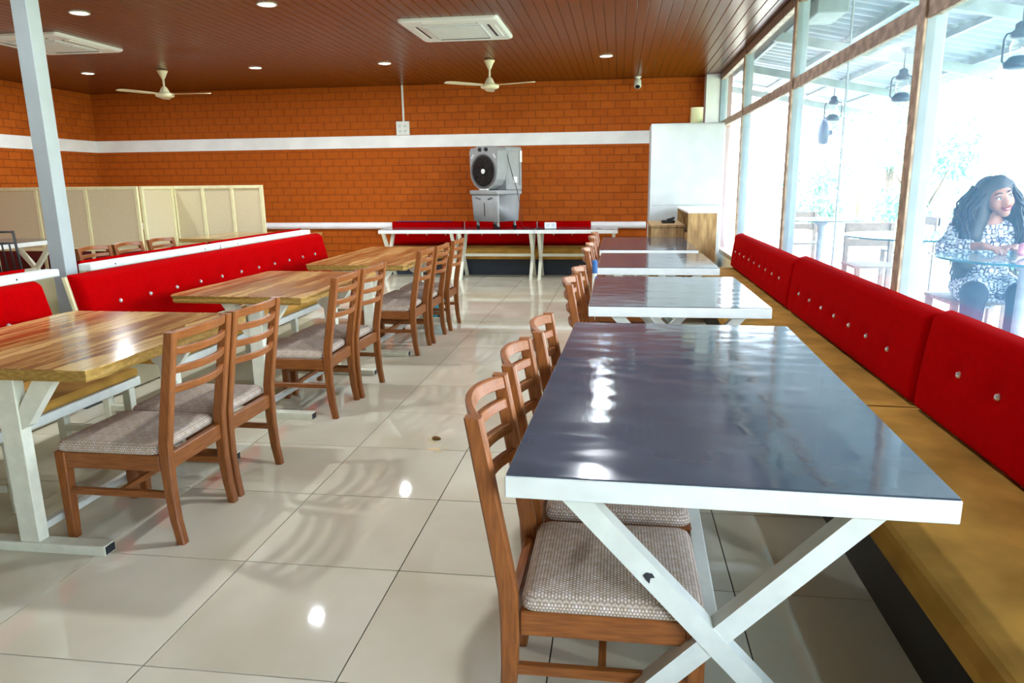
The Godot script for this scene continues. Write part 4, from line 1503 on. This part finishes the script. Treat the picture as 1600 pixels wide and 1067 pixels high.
func build_terrace() -> void:
	make_outdoor_materials()
	var st := new_st()
	bbox(st, Vector3(3.05, TERRACE * 0.5 - 0.01, -7.5), Vector3(2.9, TERRACE + 0.02, 22.0), 0.005)
	solo("terrace_floor", st, M.paving, "pale paved terrace floor outside the windows", "terrace", "", "structure")
	var t := thing("terrace_roof", "lean-to roof of corrugated sheets on steel beams outside the windows", "roof", Vector3.ZERO)
	t.set_meta("kind", "structure")
	# corrugated sheets, ridges along x
	for k in 15:
		st = new_st()
		var z0 := 2.0 - 1.02 * k
		var n := 40
		var rg := []
		for i in n + 1:
			var z := z0 - 1.05 * i / n
			var w := sin(i * TAU / 8.0) * 0.026 + (0.004 if k % 2 else 0.0)
			rg.append([Vector3(1.52, roof_y(1.52) + w + 0.05, z), Vector3(4.15, roof_y(4.15) + w + 0.05, z)])
		st.set_smooth_group(1)
		for i in n:
			for v in [rg[i][0], rg[i + 1][0], rg[i + 1][1], rg[i][0], rg[i + 1][1], rg[i][1]]: st.add_vertex(v)
		part(t, "roof_sheet", st, M.sheet)
	for x in [1.80, 2.45, 3.12, 3.76]:
		st = new_st()
		bar(st, Vector3(x, roof_y(x) - 0.01, 2.0), Vector3(x, roof_y(x) - 0.01, -13.2), 0.05, 0.06)
		part(t, "purlin", st, M.beam)
	for z in [-13.1, -10.9, -8.7, -6.5, -4.3, -2.1, 0.1]:
		st = new_st()
		bar(st, Vector3(1.52, roof_y(1.52) - 0.09, z), Vector3(4.05, roof_y(4.05) - 0.09, z), 0.06, 0.10)
		part(t, "rafter", st, M.beam)
	for z in [-13.1, -8.7, -4.3, 0.1]:
		st = new_st()
		bbox(st, Vector3(4.0, (roof_y(4.0) - 0.14 + TERRACE) * 0.5, z), Vector3(0.08, roof_y(4.0) - 0.14 - TERRACE, 0.08), 0.003)
		part(t, "roof_post", st, M.out_white)
	# duct box under the roof near the wall
	st = new_st()
	bbox(st, Vector3(1.75, 2.86, -6.95), Vector3(0.26, 0.20, 0.5), 0.01)
	solo("junction_box", st, M.beam, "grey box fixed under the terrace roof near the window", "box", "", "", Vector3.ZERO)
	# lanterns
	var lab := ["dark hanging lantern nearest, at the right edge of the window", "dark hanging lantern in the middle of the row outside", "dark hanging lantern farthest along the terrace"]
	var zs := [-6.2, -8.52, -11.08]
	for k in 3:
		var l := thing("hanging_lantern", lab[k], "lantern", Vector3(3.0, 2.20, zs[k]), 0, "lanterns hanging under the terrace roof")
		st = new_st()
		lathe(st, [[0.06, 0], [0.095, 0.01], [0.10, 0.04], [0.075, 0.07], [0.06, 0.09], [0.045, 0.095]], 18)
		part(l, "base", st, M.lantern)
		st = new_st()
		lathe(st, [[0.045, 0.09], [0.062, 0.13], [0.064, 0.17], [0.045, 0.23]], 18)
		part(l, "glass_chimney", st, M.clear)
		st = new_st()
		lathe(st, [[0.06, 0.225], [0.075, 0.24], [0.062, 0.275], [0.045, 0.29], [0.045, 0.325], [0.02, 0.345], [0.0, 0.35]], 18)
		part(l, "cap", st, M.lantern)
		for s in [-1, 1]:
			st = new_st()
			tube(st, [Vector3(s * 0.085, 0.03, 0), Vector3(s * 0.115, 0.06, 0), Vector3(s * 0.115, 0.22, 0), Vector3(s * 0.10, 0.255, 0), Vector3(s * 0.05, 0.265, 0)], 0.008, 6)
			part(l, "side_tube", st, M.lantern)
		st = new_st()
		tube(st, [Vector3(0, 0.34, 0), Vector3(0, 0.53, 0)], 0.006, 6)
		part(l, "rod", st, M.lantern)
		st = new_st()
		lathe(st, [[0.01, 0.50], [0.045, 0.545], [0.045, 0.555]], 12)
		part(l, "ceiling_hook", st, M.lantern)
	# dark hanging ornament
	var h := thing("hanging_ornament", "slim dark ornament hanging in the garden beyond the farthest lantern", "ornament", Vector3(3.50, 1.98, -13.4))
	st = new_st()
	lathe(st, [[0.03, 0.0], [0.08, 0.02], [0.10, 0.18], [0.085, 0.32], [0.05, 0.40], [0.015, 0.46]], 14)
	part(h, "body", st, M.lantern)
	st = new_st()
	tube(st, [Vector3(0, 0.45, 0), Vector3(0, 0.68, 0)], 0.004, 5)
	part(h, "string", st, M.lantern)
	st = new_st()
	bbox(st, Vector3(0.12, 0.2, 0), Vector3(0.06, 0.08, 0.03), 0.005)
	part(h, "side_piece", st, M.lantern)
	# glass tables
	for q in [[2.30, -4.36, 0.47, "round glass table outside with the woman sitting at it"], [2.36, -6.05, 0.55, "round glass table outside, second along the terrace"], [2.30, -8.6, 0.5, "round glass table outside, farthest along the terrace"]]:
		var g := thing("glass_table", q[3], "table", Vector3(q[0], TERRACE, q[1]), 0, "round glass tables on the terrace")
		st = new_st()
		lathe(st, [[q[2] - 0.004, 0.738], [q[2] - 0.004, 0.75]], 40, Vector3.ZERO, -1)
		part(g, "glass_top", st, M.table_glass)
		st = new_st()
		var rg := []
		for e in [[q[2] - 0.004, 0.738], [q[2], 0.740], [q[2], 0.748], [q[2] - 0.004, 0.75]]:
			rg.append(circ(Vector3(0, e[1], 0), Vector3.RIGHT, Vector3.BACK, e[0], 48))
		loft(st, rg, 1, false)
		part(g, "glass_edge", st, M.glass_edge)
		st = new_st()
		lathe(st, [[0.22, 0.0], [0.22, 0.02], [0.06, 0.05], [0.035, 0.10], [0.035, 0.66], [0.08, 0.72], [0.16, 0.737]], 24)
		part(g, "pedestal", st, M.grey_wood)
	# garden chairs
	var cl := [[3.05, -5.55, -110, "grey wooden garden chair between the two nearer glass tables"], [2.35, -6.95, 0, "brown wooden garden chair behind the second glass table"], [3.15, -8.3, -90, "brown wooden garden chair beside the farthest glass table"], [2.3, -9.45, 0, "brown wooden garden chair behind the farthest glass table"]]
	for q in cl:
		garden_chair(Vector3(q[0], TERRACE, q[1]), deg_to_rad(q[2]), q[3])
	garden_chair(Vector3(2.34, TERRACE, -5.0), 0, "wooden garden chair the woman sits on", false)

func garden_chair(at: Vector3, turn: float, label: String, back := true) -> void:
	var t := thing("garden_chair", label, "chair", at, turn, "garden chairs on the terrace")
	for x in [-0.2, 0.2]:
		for z in [-0.19, 0.19]:
			var st := new_st()
			bbox(st, Vector3(x, (0.20 if z > 0 or not back else 0.39), z), Vector3(0.04, 0.40 if z > 0 or not back else 0.78, 0.04), 0.003)
			part(t, "leg", st, M.out_wood)
	for k in 5:
		var st := new_st()
		bbox(st, Vector3(0, 0.41, -0.17 + 0.085 * k), Vector3(0.46, 0.022, 0.075), 0.003)
		part(t, "seat_slat", st, M.out_wood)
	if back:
		for y in [0.60, 0.74]:
			var st := new_st()
			bbox(st, Vector3(0, y, -0.2), Vector3(0.44, 0.07 if y < 0.7 else 0.09, 0.025), 0.003)
			part(t, "back_slat", st, M.out_wood)

# ------------------------------------------------------------------ garden
func leaf_mesh(ln: float, w: float, m: Material) -> ArrayMesh:
	var st := new_st()
	st.set_smooth_group(-1)
	var p := [Vector3(0, 0, 0), Vector3(w * 0.5, 0.15 * w, ln * 0.45), Vector3(0, -0.05 * w, ln * 0.5), Vector3(-w * 0.5, 0.15 * w, ln * 0.45), Vector3(0, -0.25 * ln, ln)]
	for f in [[0, 1, 2], [0, 2, 3], [1, 4, 2], [2, 4, 3]]:
		for i in f: st.add_vertex(p[i])
	return mesh_of(st, m)

func shrub(called: String, label: String, cat: String, at: Vector3, r: Vector3, lift: float, count: int, m: Material, leaf_len: float, sd: int, group: String) -> void:
	var t := thing(called, label, cat, at, 0, group)
	var rr := RandomNumberGenerator.new()
	rr.seed = sd
	var st := new_st()
	tube(st, [Vector3.ZERO, Vector3(0.05, lift * 0.6 + 0.1, 0.03), Vector3(-0.02, lift + r.y * 0.8, 0)], [0.05 + lift * 0.04, 0.04 + lift * 0.03, 0.015], 7)
	part(t, "trunk", st, M.bark_grey)
	for k in 4:
		st = new_st()
		var a := TAU * k / 4 + rr.randf()
		tube(st, [Vector3(0, lift * 0.7 + 0.1, 0), Vector3(cos(a) * r.x * 0.4, lift + r.y * 0.5, sin(a) * r.z * 0.4), Vector3(cos(a) * r.x * 0.7, lift + r.y * 1.1, sin(a) * r.z * 0.7)], [0.03, 0.02, 0.008], 6)
		part(t, "branch", st, M.bark_grey)
	var mm := MultiMesh.new()
	mm.transform_format = MultiMesh.TRANSFORM_3D
	mm.mesh = leaf_mesh(leaf_len, leaf_len * 0.45, m)
	mm.instance_count = count
	var clumps := []
	for k in 9: clumps.append(Vector3(rr.randfn(0, 0.45), rr.randfn(0, 0.45), rr.randfn(0, 0.45)))
	for i in count:
		var c: Vector3 = clumps[rr.randi() % 9]
		var p := c + Vector3(rr.randfn(0, 1), rr.randfn(0, 1), rr.randfn(0, 1)).normalized() * 0.48 * pow(rr.randf(), 0.4)
		p = Vector3(p.x * r.x, lift + r.y + p.y * r.y, p.z * r.z)
		if p.y < 0.03: p.y = 0.03 + rr.randf() * 0.2
		var b := Basis.from_euler(Vector3(rr.randf_range(-0.9, 0.9), rr.randf() * TAU, rr.randf_range(-0.6, 0.6))).scaled(Vector3.ONE * rr.randf_range(0.7, 1.3))
		mm.set_instance_transform(i, Transform3D(b, p))
	var o := MultiMeshInstance3D.new()
	o.name = "foliage"
	o.multimesh = mm
	o.set_meta("kind", "stuff")
	t.add_child(o)

func build_garden() -> void:
	var st := new_st()
	bbox(st, Vector3(34.6, -0.06, -10), Vector3(60.2, 0.2, 100), 0)
	solo("ground", st, M.lawn, "bright sunlit garden ground beyond the terrace", "ground", "", "structure")
	# gentle slope behind the garden
	st = new_st()
	var t := PackedVector3Array()
	var n := 24
	var pts := []
	for i in n + 1:
		var row := []
		for j in 7:
			var a := -55.0 + 80.0 * i / n
			var x := 16.0 + j * 3.0
			var y := 0.0 if j == 0 else (3.2 * smoothstep(0, 6, j) + 0.5 * sin(i * 0.9 + j))
			row.append(Vector3(x + sin(i * 0.7) * 0.8, y, a))
		pts.append(row)
	for i in n:
		for j in 6:
			t.append(pts[i][j]); t.append(pts[i + 1][j]); t.append(pts[i + 1][j + 1])
			t.append(pts[i][j]); t.append(pts[i + 1][j + 1]); t.append(pts[i][j + 1])
	for q in [pts[0][0], pts[n][6], pts[n][0], pts[0][0], pts[0][6], pts[n][6]]:
		t.append(q - Vector3(0, 0.3, 0))
	emit(st, t, 1)
	solo("hillside", st, M.hill, "sunlit slope rising behind the garden", "slope", "", "structure")
	var g := "garden shrubs outside the windows"
	# [px direction x/z, distance z] positions chosen from the sight lines
	var list := [
		["shrub", "round garden shrub low behind the second glass table", Vector3(4.6, 0.04, -8.6), Vector3(0.5, 0.42, 0.5), 0.1, 700, 1, 0.10],
		["shrub", "leafy garden shrub seen past the far end of the benches", Vector3(4.5, 0.04, -17.0), Vector3(0.6, 0.8, 0.6), 0.1, 800, 1, 0.14],
		["shrub", "upright shrub between the farthest window bars", Vector3(5.2, 0.04, -20.5), Vector3(0.7, 1.1, 0.7), 0.2, 800, 0, 0.15],
		["shrub", "bushy shrub just left of the woman", Vector3(5.6, 0.04, -11.8), Vector3(0.55, 0.7, 0.6), 0.1, 900, 2, 0.12],
		["tree", "slender young tree right of the palm", Vector3(5.3, 0.04, -13.6), Vector3(0.7, 0.8, 0.7), 0.8, 900, 1, 0.15],
		["tree", "loose tree with high crown behind the farthest lantern", Vector3(7.4, 0.04, -24.0), Vector3(1.6, 1.3, 1.6), 1.6, 1100, 2, 0.2],
		["tree", "tree with wide crown behind the woman", Vector3(9.6, 0.04, -16.0), Vector3(1.5, 1.4, 1.5), 1.3, 1200, 2, 0.18],
		["tree", "tree standing on the slope left of the middle lantern", Vector3(9.8, 0.04, -27.0), Vector3(1.8, 1.6, 1.8), 1.5, 1100, 1, 0.22],
	]
	for k in list.size():
		var q: Array = list[k]
		shrub(q[0], q[1], q[0], q[2], q[3], q[4], q[5], M.leaf[q[6]], q[7], 100 + k, g if q[0] == "shrub" else "garden trees outside the windows")
	palm(Vector3(6.1, 0.04, -17.6))

func palm(at: Vector3) -> void:
	var t := thing("palm", "palm with arching fronds in the garden outside", "palm", at)
	var st := new_st()
	tube(st, [Vector3.ZERO, Vector3(0.03, 0.8, 0), Vector3(0, 1.6, 0.02)], [0.12, 0.09, 0.08], 9)
	part(t, "trunk", st, M.bark_grey)
	for k in 11:
		var a := TAU * k / 11.0 + 0.2
		var d := Vector3(cos(a), 0, sin(a))
		var lift := 0.75 if k % 2 else 0.45
		var pts := []
		for i in 12:
			var s := i / 11.0
			pts.append(Vector3(0, 1.58, 0) + d * (1.35 * s) + Vector3.UP * (lift * s * 1.5 - 1.25 * s * s))
		st = new_st()
		tube(st, pts, 0.012, 5)
		st.set_smooth_group(-1)
		for i in range(1, 12):
			for e in [-1, 1]:
				for h in 2:
					var p: Vector3 = pts[i].lerp(pts[i - 1], h * 0.5)
					var sd: Vector3 = d.cross(Vector3.UP) * e
					var tip: Vector3 = p + sd * 0.34 * (1.0 - 0.5 * absf(i / 11.0 - 0.4)) + d * 0.16 - Vector3.UP * 0.10
					var w := d * 0.022
					for v in [p - w, tip, p + w]: st.add_vertex(v)
		part(t, "frond", st, M.leaf[0])

# ------------------------------------------------------------------ person
# smooth union of tapered capsules meshed as surface nets
func cap_dist(p: Vector3, a: Vector3, b: Vector3, ra: float, rb: float) -> float:
	var ab := b - a
	var k := clampf((p - a).dot(ab) / maxf(ab.length_squared(), 1e-8), 0.0, 1.0)
	return p.distance_to(a + ab * k) - lerpf(ra, rb, k)

func nets(st: SurfaceTool, bones: Array, cell: float, blend: float, smooth: int, squash := Vector3.ONE) -> void:
	var lo := Vector3.ONE * 1e9
	var hi := Vector3.ONE * -1e9
	for b in bones:
		for q in [[b[0], b[2]], [b[1], b[3]]]:
			lo = lo.min(q[0] - Vector3.ONE * (q[1] + blend + cell * 2))
			hi = hi.max(q[0] + Vector3.ONE * (q[1] + blend + cell * 2))
	var n := Vector3i((hi - lo) / cell) + Vector3i.ONE * 2
	var f := PackedFloat32Array()
	f.resize(n.x * n.y * n.z)
	f.fill(1e3)
	for b in bones:
		var rm: float = maxf(b[2], b[3]) + blend + cell * 2
		var l: Vector3 = b[0].min(b[1]) - Vector3.ONE * rm
		var h: Vector3 = b[0].max(b[1]) + Vector3.ONE * rm
		var i0 := Vector3i(((l - lo) / cell).floor()).clamp(Vector3i.ZERO, n - Vector3i.ONE)
		var i1 := Vector3i(((h - lo) / cell).ceil()).clamp(Vector3i.ZERO, n - Vector3i.ONE)
		for z in range(i0.z, i1.z + 1):
			for y in range(i0.y, i1.y + 1):
				for x in range(i0.x, i1.x + 1):
					var id := (z * n.y + y) * n.x + x
					var d := cap_dist(lo + Vector3(x, y, z) * cell, b[0], b[1], b[2], b[3])
					var e := f[id]
					if e > 100.0:
						f[id] = d
					else:
						var k := maxf(blend - absf(d - e), 0.0) / blend
						f[id] = minf(d, e) - k * k * blend * 0.25
	var vid := {}
	var pos := PackedVector3Array()
	var corner := [Vector3i(0, 0, 0), Vector3i(1, 0, 0), Vector3i(0, 1, 0), Vector3i(1, 1, 0), Vector3i(0, 0, 1), Vector3i(1, 0, 1), Vector3i(0, 1, 1), Vector3i(1, 1, 1)]
	var edge := [[0, 1], [2, 3], [4, 5], [6, 7], [0, 2], [1, 3], [4, 6], [5, 7], [0, 4], [1, 5], [2, 6], [3, 7]]
	var sx := n.x
	var sxy := n.x * n.y
	var offs := PackedInt32Array([0, 1, sx, sx + 1, sxy, sxy + 1, sxy + sx, sxy + sx + 1])
	for z in n.z - 1:
		for y in n.y - 1:
			for x in n.x - 1:
				var id := (z * n.y + y) * n.x + x
				var neg := 0
				for k in 8:
					if f[id + offs[k]] < 0.0: neg += 1
				if neg == 0 or neg == 8: continue
				var s := Vector3.ZERO
				var c := 0
				for e in edge:
					var a := f[id + offs[e[0]]]
					var b := f[id + offs[e[1]]]
					if (a < 0.0) != (b < 0.0):
						var k := a / (a - b)
						s += Vector3(corner[e[0]]).lerp(Vector3(corner[e[1]]), k)
						c += 1
				vid[id] = pos.size()
				pos.append(lo + (Vector3(x, y, z) + s / c) * cell)
	var t := PackedVector3Array()
	for id in vid:
		var z: int = id / sxy
		var y: int = (id % sxy) / sx
		var x: int = id % sx
		var a := f[id]
		for q in [[1, sx, sxy, y > 0 and z > 0], [sx, sxy, 1, z > 0 and x > 0], [sxy, 1, sx, x > 0 and y > 0]]:
			if not q[3]: continue
			var b := f[id + q[0]]
			if (a < 0.0) == (b < 0.0): continue
			var i1: int = id - q[1]
			var i2: int = id - q[1] - q[2]
			var i3: int = id - q[2]
			if not (vid.has(i1) and vid.has(i2) and vid.has(i3)): continue
			var p := [pos[vid[id]], pos[vid[i1]], pos[vid[i2]], pos[vid[i3]]]
			var ord := [0, 1, 2, 0, 2, 3] if a < 0.0 else [0, 2, 1, 0, 3, 2]
			for o in ord: t.append(p[o])
	emit(st, t, smooth)

func build_person() -> void:
	# seated woman behind the glass table, elbows on it, head tilted and turned to the window
	var skin := mat(Color(0.62, 0.42, 0.33), 0.55)
	var hair_m := mat(Color(0.09, 0.07, 0.075), 0.6)
	var im := Image.create(128, 128, false, Image.FORMAT_RGB8)
	var n1 := FastNoiseLite.new()
	n1.seed = 77; n1.frequency = 0.045; n1.noise_type = FastNoiseLite.TYPE_CELLULAR
	n1.cellular_return_type = FastNoiseLite.RETURN_DISTANCE2_SUB
	for y in 128:
		for x in 128:
			var v := n1.get_noise_2d(x, y)
			im.set_pixel(x, y, Color(0.96, 0.96, 0.97) if v > -0.72 else Color(0.22, 0.26, 0.36))
	var print_t := ImageTexture.create_from_image(im)
	var kurta := textured(Color(1, 1, 1), print_t, Vector3(6, 6, 6), 0.85, 0.2)
	var trousers := mat(Color(0.08, 0.10, 0.17), 0.85)
	var scarf := mat(Color(0.85, 0.55, 0.62), 0.85)
	var eye_w := mat(Color(0.92, 0.92, 0.92), 0.3)
	var eye_d := mat(Color(0.04, 0.03, 0.03), 0.2)
	var lip := mat(Color(0.58, 0.22, 0.22), 0.5)
	var teeth := mat(Color(0.93, 0.92, 0.90), 0.4)
	# local axes: +z towards the table (faces the camera side), x to her left
	var t := thing("person", "woman in a white patterned navy top with long dark curly hair seated outside", "person", Vector3(2.36, TERRACE, -4.93), deg_to_rad(-14))
	var sc := 1.0
	var hip := Vector3(0, 0.50, -0.06)
	var chest := Vector3(-0.02, 0.80, 0.02)
	var neck := Vector3(-0.03, 0.93, 0.05)
	var head := Vector3(-0.015, 1.055, 0.10)
	# body (skin is one continuous mesh; clothes are its children)
	var st := new_st()
	var bones := []
	bones.append([neck + Vector3(0, -0.06, -0.01), head + Vector3(0, -0.06, -0.02), 0.050, 0.046])
	for s in [-1.0, 1.0]:
		var sh := chest + Vector3(s * 0.155, 0.075, -0.01)
		bones.append([chest + Vector3(0, 0.05, 0), sh, 0.085, 0.055])
		var el := Vector3(-0.02 + s * 0.245, 0.765, 0.16) if s < 0 else Vector3(0.22, 0.70, 0.10)
		var wr := Vector3(-0.10, 0.79, 0.36) if s < 0 else Vector3(0.06, 0.785, 0.34)
		bones.append([sh, el, 0.048, 0.038])
		bones.append([el, wr, 0.038, 0.026])
	bones.append([hip, chest, 0.115, 0.105])
	for s in [-1.0, 1.0]:
		var kn := Vector3(s * 0.12, 0.50, 0.36)
		var an := Vector3(s * 0.12, 0.09, 0.30)
		bones.append([hip + Vector3(s * 0.09, -0.01, 0.02), kn, 0.085, 0.058])
		bones.append([kn, an, 0.055, 0.036])
		bones.append([an, an + Vector3(s * 0.02, -0.055, 0.14), 0.036, 0.03])
	nets(st, bones, 0.018, 0.05, 1)
	# head
	var hb := []
	var q := Basis(Vector3.BACK, 0.28) * Basis(Vector3.UP, 0.35) * Basis(Vector3.RIGHT, 0.06)
	var H := func(x, y, z): return head + q * Vector3(x, y, z)
	hb.append([H.call(0, 0.03, -0.015), H.call(0, 0.035, 0.01), 0.083, 0.080])
	hb.append([H.call(0, -0.02, 0.035), H.call(0, -0.075, 0.058), 0.060, 0.032])
	hb.append([H.call(-0.035, -0.02, 0.05), H.call(0.035, -0.02, 0.05), 0.036, 0.036])
	hb.append([H.call(-0.03, 0.035, 0.074), H.call(0.03, 0.035, 0.074), 0.016, 0.016])
	hb.append([H.call(0, 0.02, 0.088), H.call(0, -0.018, 0.104), 0.009, 0.014])
	hb.append([H.call(-0.012, -0.022, 0.094), H.call(0.012, -0.022, 0.094), 0.009, 0.009])
	for s in [-1.0, 1.0]:
		hb.append([H.call(s * 0.082, 0.01, -0.005), H.call(s * 0.084, -0.03, 0.0), 0.012, 0.008])
	nets(st, hb, 0.006, 0.022, 1)
	# hands: palm, four fingers, thumb
	for s in [-1.0, 1.0]:
		var wr := Vector3(-0.10, 0.79, 0.36) if s < 0 else Vector3(0.06, 0.785, 0.34)
		var fw := (Vector3(0.10, -0.02, 0.16) if s < 0 else Vector3(-0.12, 0.0, 0.12)).normalized()
		var sd := fw.cross(Vector3.UP).normalized()
		var hd := []
		for k in 4:
			var o := sd * (k - 1.5) * 0.019
			var kn := wr + fw * 0.085 + o
			hd.append([wr + fw * 0.01 + o * 0.6, kn, 0.014, 0.011])
			var l: float = [0.030, 0.036, 0.034, 0.027][k]
			var m1 := kn + fw * l + Vector3(0, -0.006, 0)
			var m2 := m1 + (fw * 0.8 + Vector3(0, -0.6, 0)).normalized() * l * 0.85
			hd.append([kn, m1, 0.0105, 0.0095])
			hd.append([m1, m2, 0.0095, 0.008])
		var th: Vector3 = wr + fw * 0.03 - sd * s * 0.03
		hd.append([wr + fw * 0.02 - sd * s * 0.015, th, 0.014, 0.013])
		hd.append([th, th + fw * 0.035 - sd * s * 0.018, 0.012, 0.010])
		hd.append([th + fw * 0.035 - sd * s * 0.018, th + fw * 0.06 - sd * s * 0.016, 0.010, 0.008])
		nets(st, hd, 0.006, 0.007, 1)
	var body := part(t, "body", st, skin)
	# face details
	for s in [-1.0, 1.0]:
		st = new_st()
		var eb := Basis(q.x * 1.25, q.z, -q.y * 0.75)
		lathe(st, [[0.0, -0.010], [0.008, -0.007], [0.012, 0.0], [0.0105, 0.006], [0.006, 0.0095], [0.0, 0.0105]], 14, H.call(s * 0.032, 0.016, 0.086), 1, eb)
		part(body, "eye", st, eye_w)
		st = new_st()
		lathe(st, [[0.0062, 0.0085], [0.0058, 0.0105], [0.0, 0.0122]], 12, H.call(s * 0.032 + 0.002, 0.016, 0.086), 1, Basis(q.x, q.z, -q.y))
		part(body, "iris", st, eye_d)
		st = new_st()
		tube(st, [H.call(s * 0.015, 0.022, 0.0935), H.call(s * 0.032, 0.028, 0.0965), H.call(s * 0.049, 0.021, 0.086)], [0.002, 0.0035, 0.002], 6)
		part(body, "eyelash", st, hair_m)
		st = new_st()
		tube(st, [H.call(s * 0.013, 0.043, 0.098), H.call(s * 0.032, 0.050, 0.097), H.call(s * 0.054, 0.042, 0.080)], [0.003, 0.0042, 0.002], 6)
		part(body, "eyebrow", st, hair_m)
	st = new_st()
	tube(st, [H.call(-0.030, -0.040, 0.086), H.call(-0.014, -0.048, 0.101), H.call(0.0, -0.049, 0.104), H.call(0.014, -0.048, 0.101), H.call(0.030, -0.040, 0.086)], [0.002, 0.0045, 0.005, 0.0045, 0.002], 8)
	tube(st, [H.call(-0.030, -0.041, 0.086), H.call(-0.014, -0.061, 0.098), H.call(0.0, -0.063, 0.101), H.call(0.014, -0.061, 0.098), H.call(0.030, -0.041, 0.086)], [0.002, 0.005, 0.006, 0.005, 0.002], 8)
	part(body, "lips", st, lip)
	st = new_st()
	tube(st, [H.call(-0.022, -0.046, 0.094), H.call(0, -0.0555, 0.1025), H.call(0.022, -0.046, 0.094)], [0.002, 0.0055, 0.002], 8)
	part(body, "teeth", st, teeth)
	# hair: cap, long mass behind the shoulders and wavy strands over it
	st = new_st()
	var hr := []
	hr.append([H.call(0, 0.060, -0.040), H.call(0, 0.060, -0.005), 0.094, 0.088])
	hr.append([H.call(-0.045, 0.108, 0.02), H.call(0.04, 0.112, 0.01), 0.034, 0.034])
	hr.append([H.call(0.075, 0.07, 0.02), H.call(0.11, -0.06, -0.02), 0.036, 0.050])
	hr.append([H.call(-0.080, 0.07, 0.015), H.call(-0.12, -0.08, -0.01), 0.038, 0.058])
	hr.append([H.call(0, 0.0, -0.06), chest + Vector3(0, 0.10, -0.12), 0.10, 0.12])
	var rr := RandomNumberGenerator.new()
	rr.seed = 5
	for s in [-1.0, 1.0]:
		var p: Vector3 = H.call(s * 0.115, -0.07, -0.02)
		for k in 6:
			var nx := p + Vector3(s * (0.022 - 0.004 * k) + rr.randf_range(-0.012, 0.012), -0.062, rr.randf_range(-0.015, 0.015))
			hr.append([p, nx, 0.052 + rr.randf() * 0.012, 0.052 - 0.004 * k])
			p = nx
	nets(st, hr, 0.014, 0.03, 1)
	for k in 150:
		var a := deg_to_rad(rr.randf_range(42.0, 318.0))
		var up := rr.randf_range(-0.01, 0.12)
		var rad := sqrt(maxf(0.02, 1.0 - pow((up - 0.05) / 0.11, 2.0)))
		var p: Vector3 = H.call(sin(a) * 0.105 * rad, up, cos(a) * 0.105 * rad - 0.025)
		var dir := Vector3(sin(a), 0, cos(a) * 0.6 - 0.15).normalized()
		var ln := rr.randf_range(0.30, 0.52)
		var ph := rr.randf() * TAU
		var pts := []
		var rs := []
		for i in 15:
			var u := i / 14.0
			var out := 0.085 * smoothstep(0.0, 0.6, u) + 0.012
			pts.append(p + dir * out * (1.0 - 0.25 * u) - Vector3(0, ln * u * (0.35 + 0.65 * u), 0) + Vector3(sin(ph + u * 16.0), 0, cos(ph + u * 16.0)) * 0.013 * smoothstep(0.1, 0.5, u))
			rs.append(0.009 * (1.0 - 0.55 * u))
		tube(st, pts, rs, 5)
	part(body, "hair", st, hair_m)
	# top: torso, sleeves to the elbow, long skirt part over the lap
	st = new_st()
	var kb := []
	kb.append([hip + Vector3(0, -0.02, 0), chest + Vector3(0, 0.0, 0), 0.135, 0.122])
	for s in [-1.0, 1.0]:
		var sh := chest + Vector3(s * 0.155, 0.075, -0.01)
		kb.append([chest + Vector3(0, 0.04, 0), sh, 0.098, 0.064])
		kb.append([chest + Vector3(s * 0.06, -0.02, 0.07), chest + Vector3(s * 0.06, -0.04, 0.07), 0.06, 0.055])
		var el := Vector3(-0.02 + s * 0.245, 0.765, 0.16) if s < 0 else Vector3(0.22, 0.70, 0.10)
		var wr := Vector3(-0.10, 0.79, 0.36) if s < 0 else Vector3(0.06, 0.785, 0.34)
		kb.append([sh, el, 0.060, 0.054])
		kb.append([el, el.lerp(wr, 0.6), 0.052, 0.044])
		kb.append([hip + Vector3(s * 0.09, 0.0, 0.02), Vector3(s * 0.12, 0.50, 0.27), 0.105, 0.085])
	kb.append([hip + Vector3(0, 0.0, 0.06), Vector3(0, 0.50, 0.22), 0.09, 0.07])
	nets(st, kb, 0.014, 0.045, 1)
	part(body, "patterned_top", st, kurta)
	st = new_st()
	var tb := []
	for s in [-1.0, 1.0]:
		var kn := Vector3(s * 0.12, 0.50, 0.36)
		var an := Vector3(s * 0.12, 0.12, 0.31)
		tb.append([Vector3(s * 0.12, 0.50, 0.2), kn, 0.078, 0.070])
		tb.append([kn, an, 0.070, 0.058])
	nets(st, tb, 0.016, 0.03, 1)
	part(body, "trousers", st, trousers)
	st = new_st()
	for s in [-1.0, 1.0]:
		bbox(st, Vector3(s * 0.135, 0.02, 0.375), Vector3(0.09, 0.03, 0.25), 0.012)
	part(body, "sandals", st, trousers)
	# pink cloth gathered in front of her hands on the table
	st = new_st()
	var cl := []
	for k in 7:
		var x := 0.03 + 0.032 * k
		cl.append([Vector3(x, 0.771, 0.62), Vector3(x + 0.02, 0.80 + 0.03 * sin(k * 0.9), 0.57), 0.018, 0.024])
		cl.append([Vector3(x + 0.02, 0.80 + 0.03 * sin(k * 0.9), 0.57), Vector3(x + 0.03, 0.776, 0.53), 0.022, 0.018])
	nets(st, cl, 0.010, 0.016, 1)
	var tr := t.transform
	solo("cloth", st, scarf, "pink cloth bundle in front of the woman on the glass table", "cloth", "", "", tr.origin + Vector3(0, 0.005, 0), tr.basis)
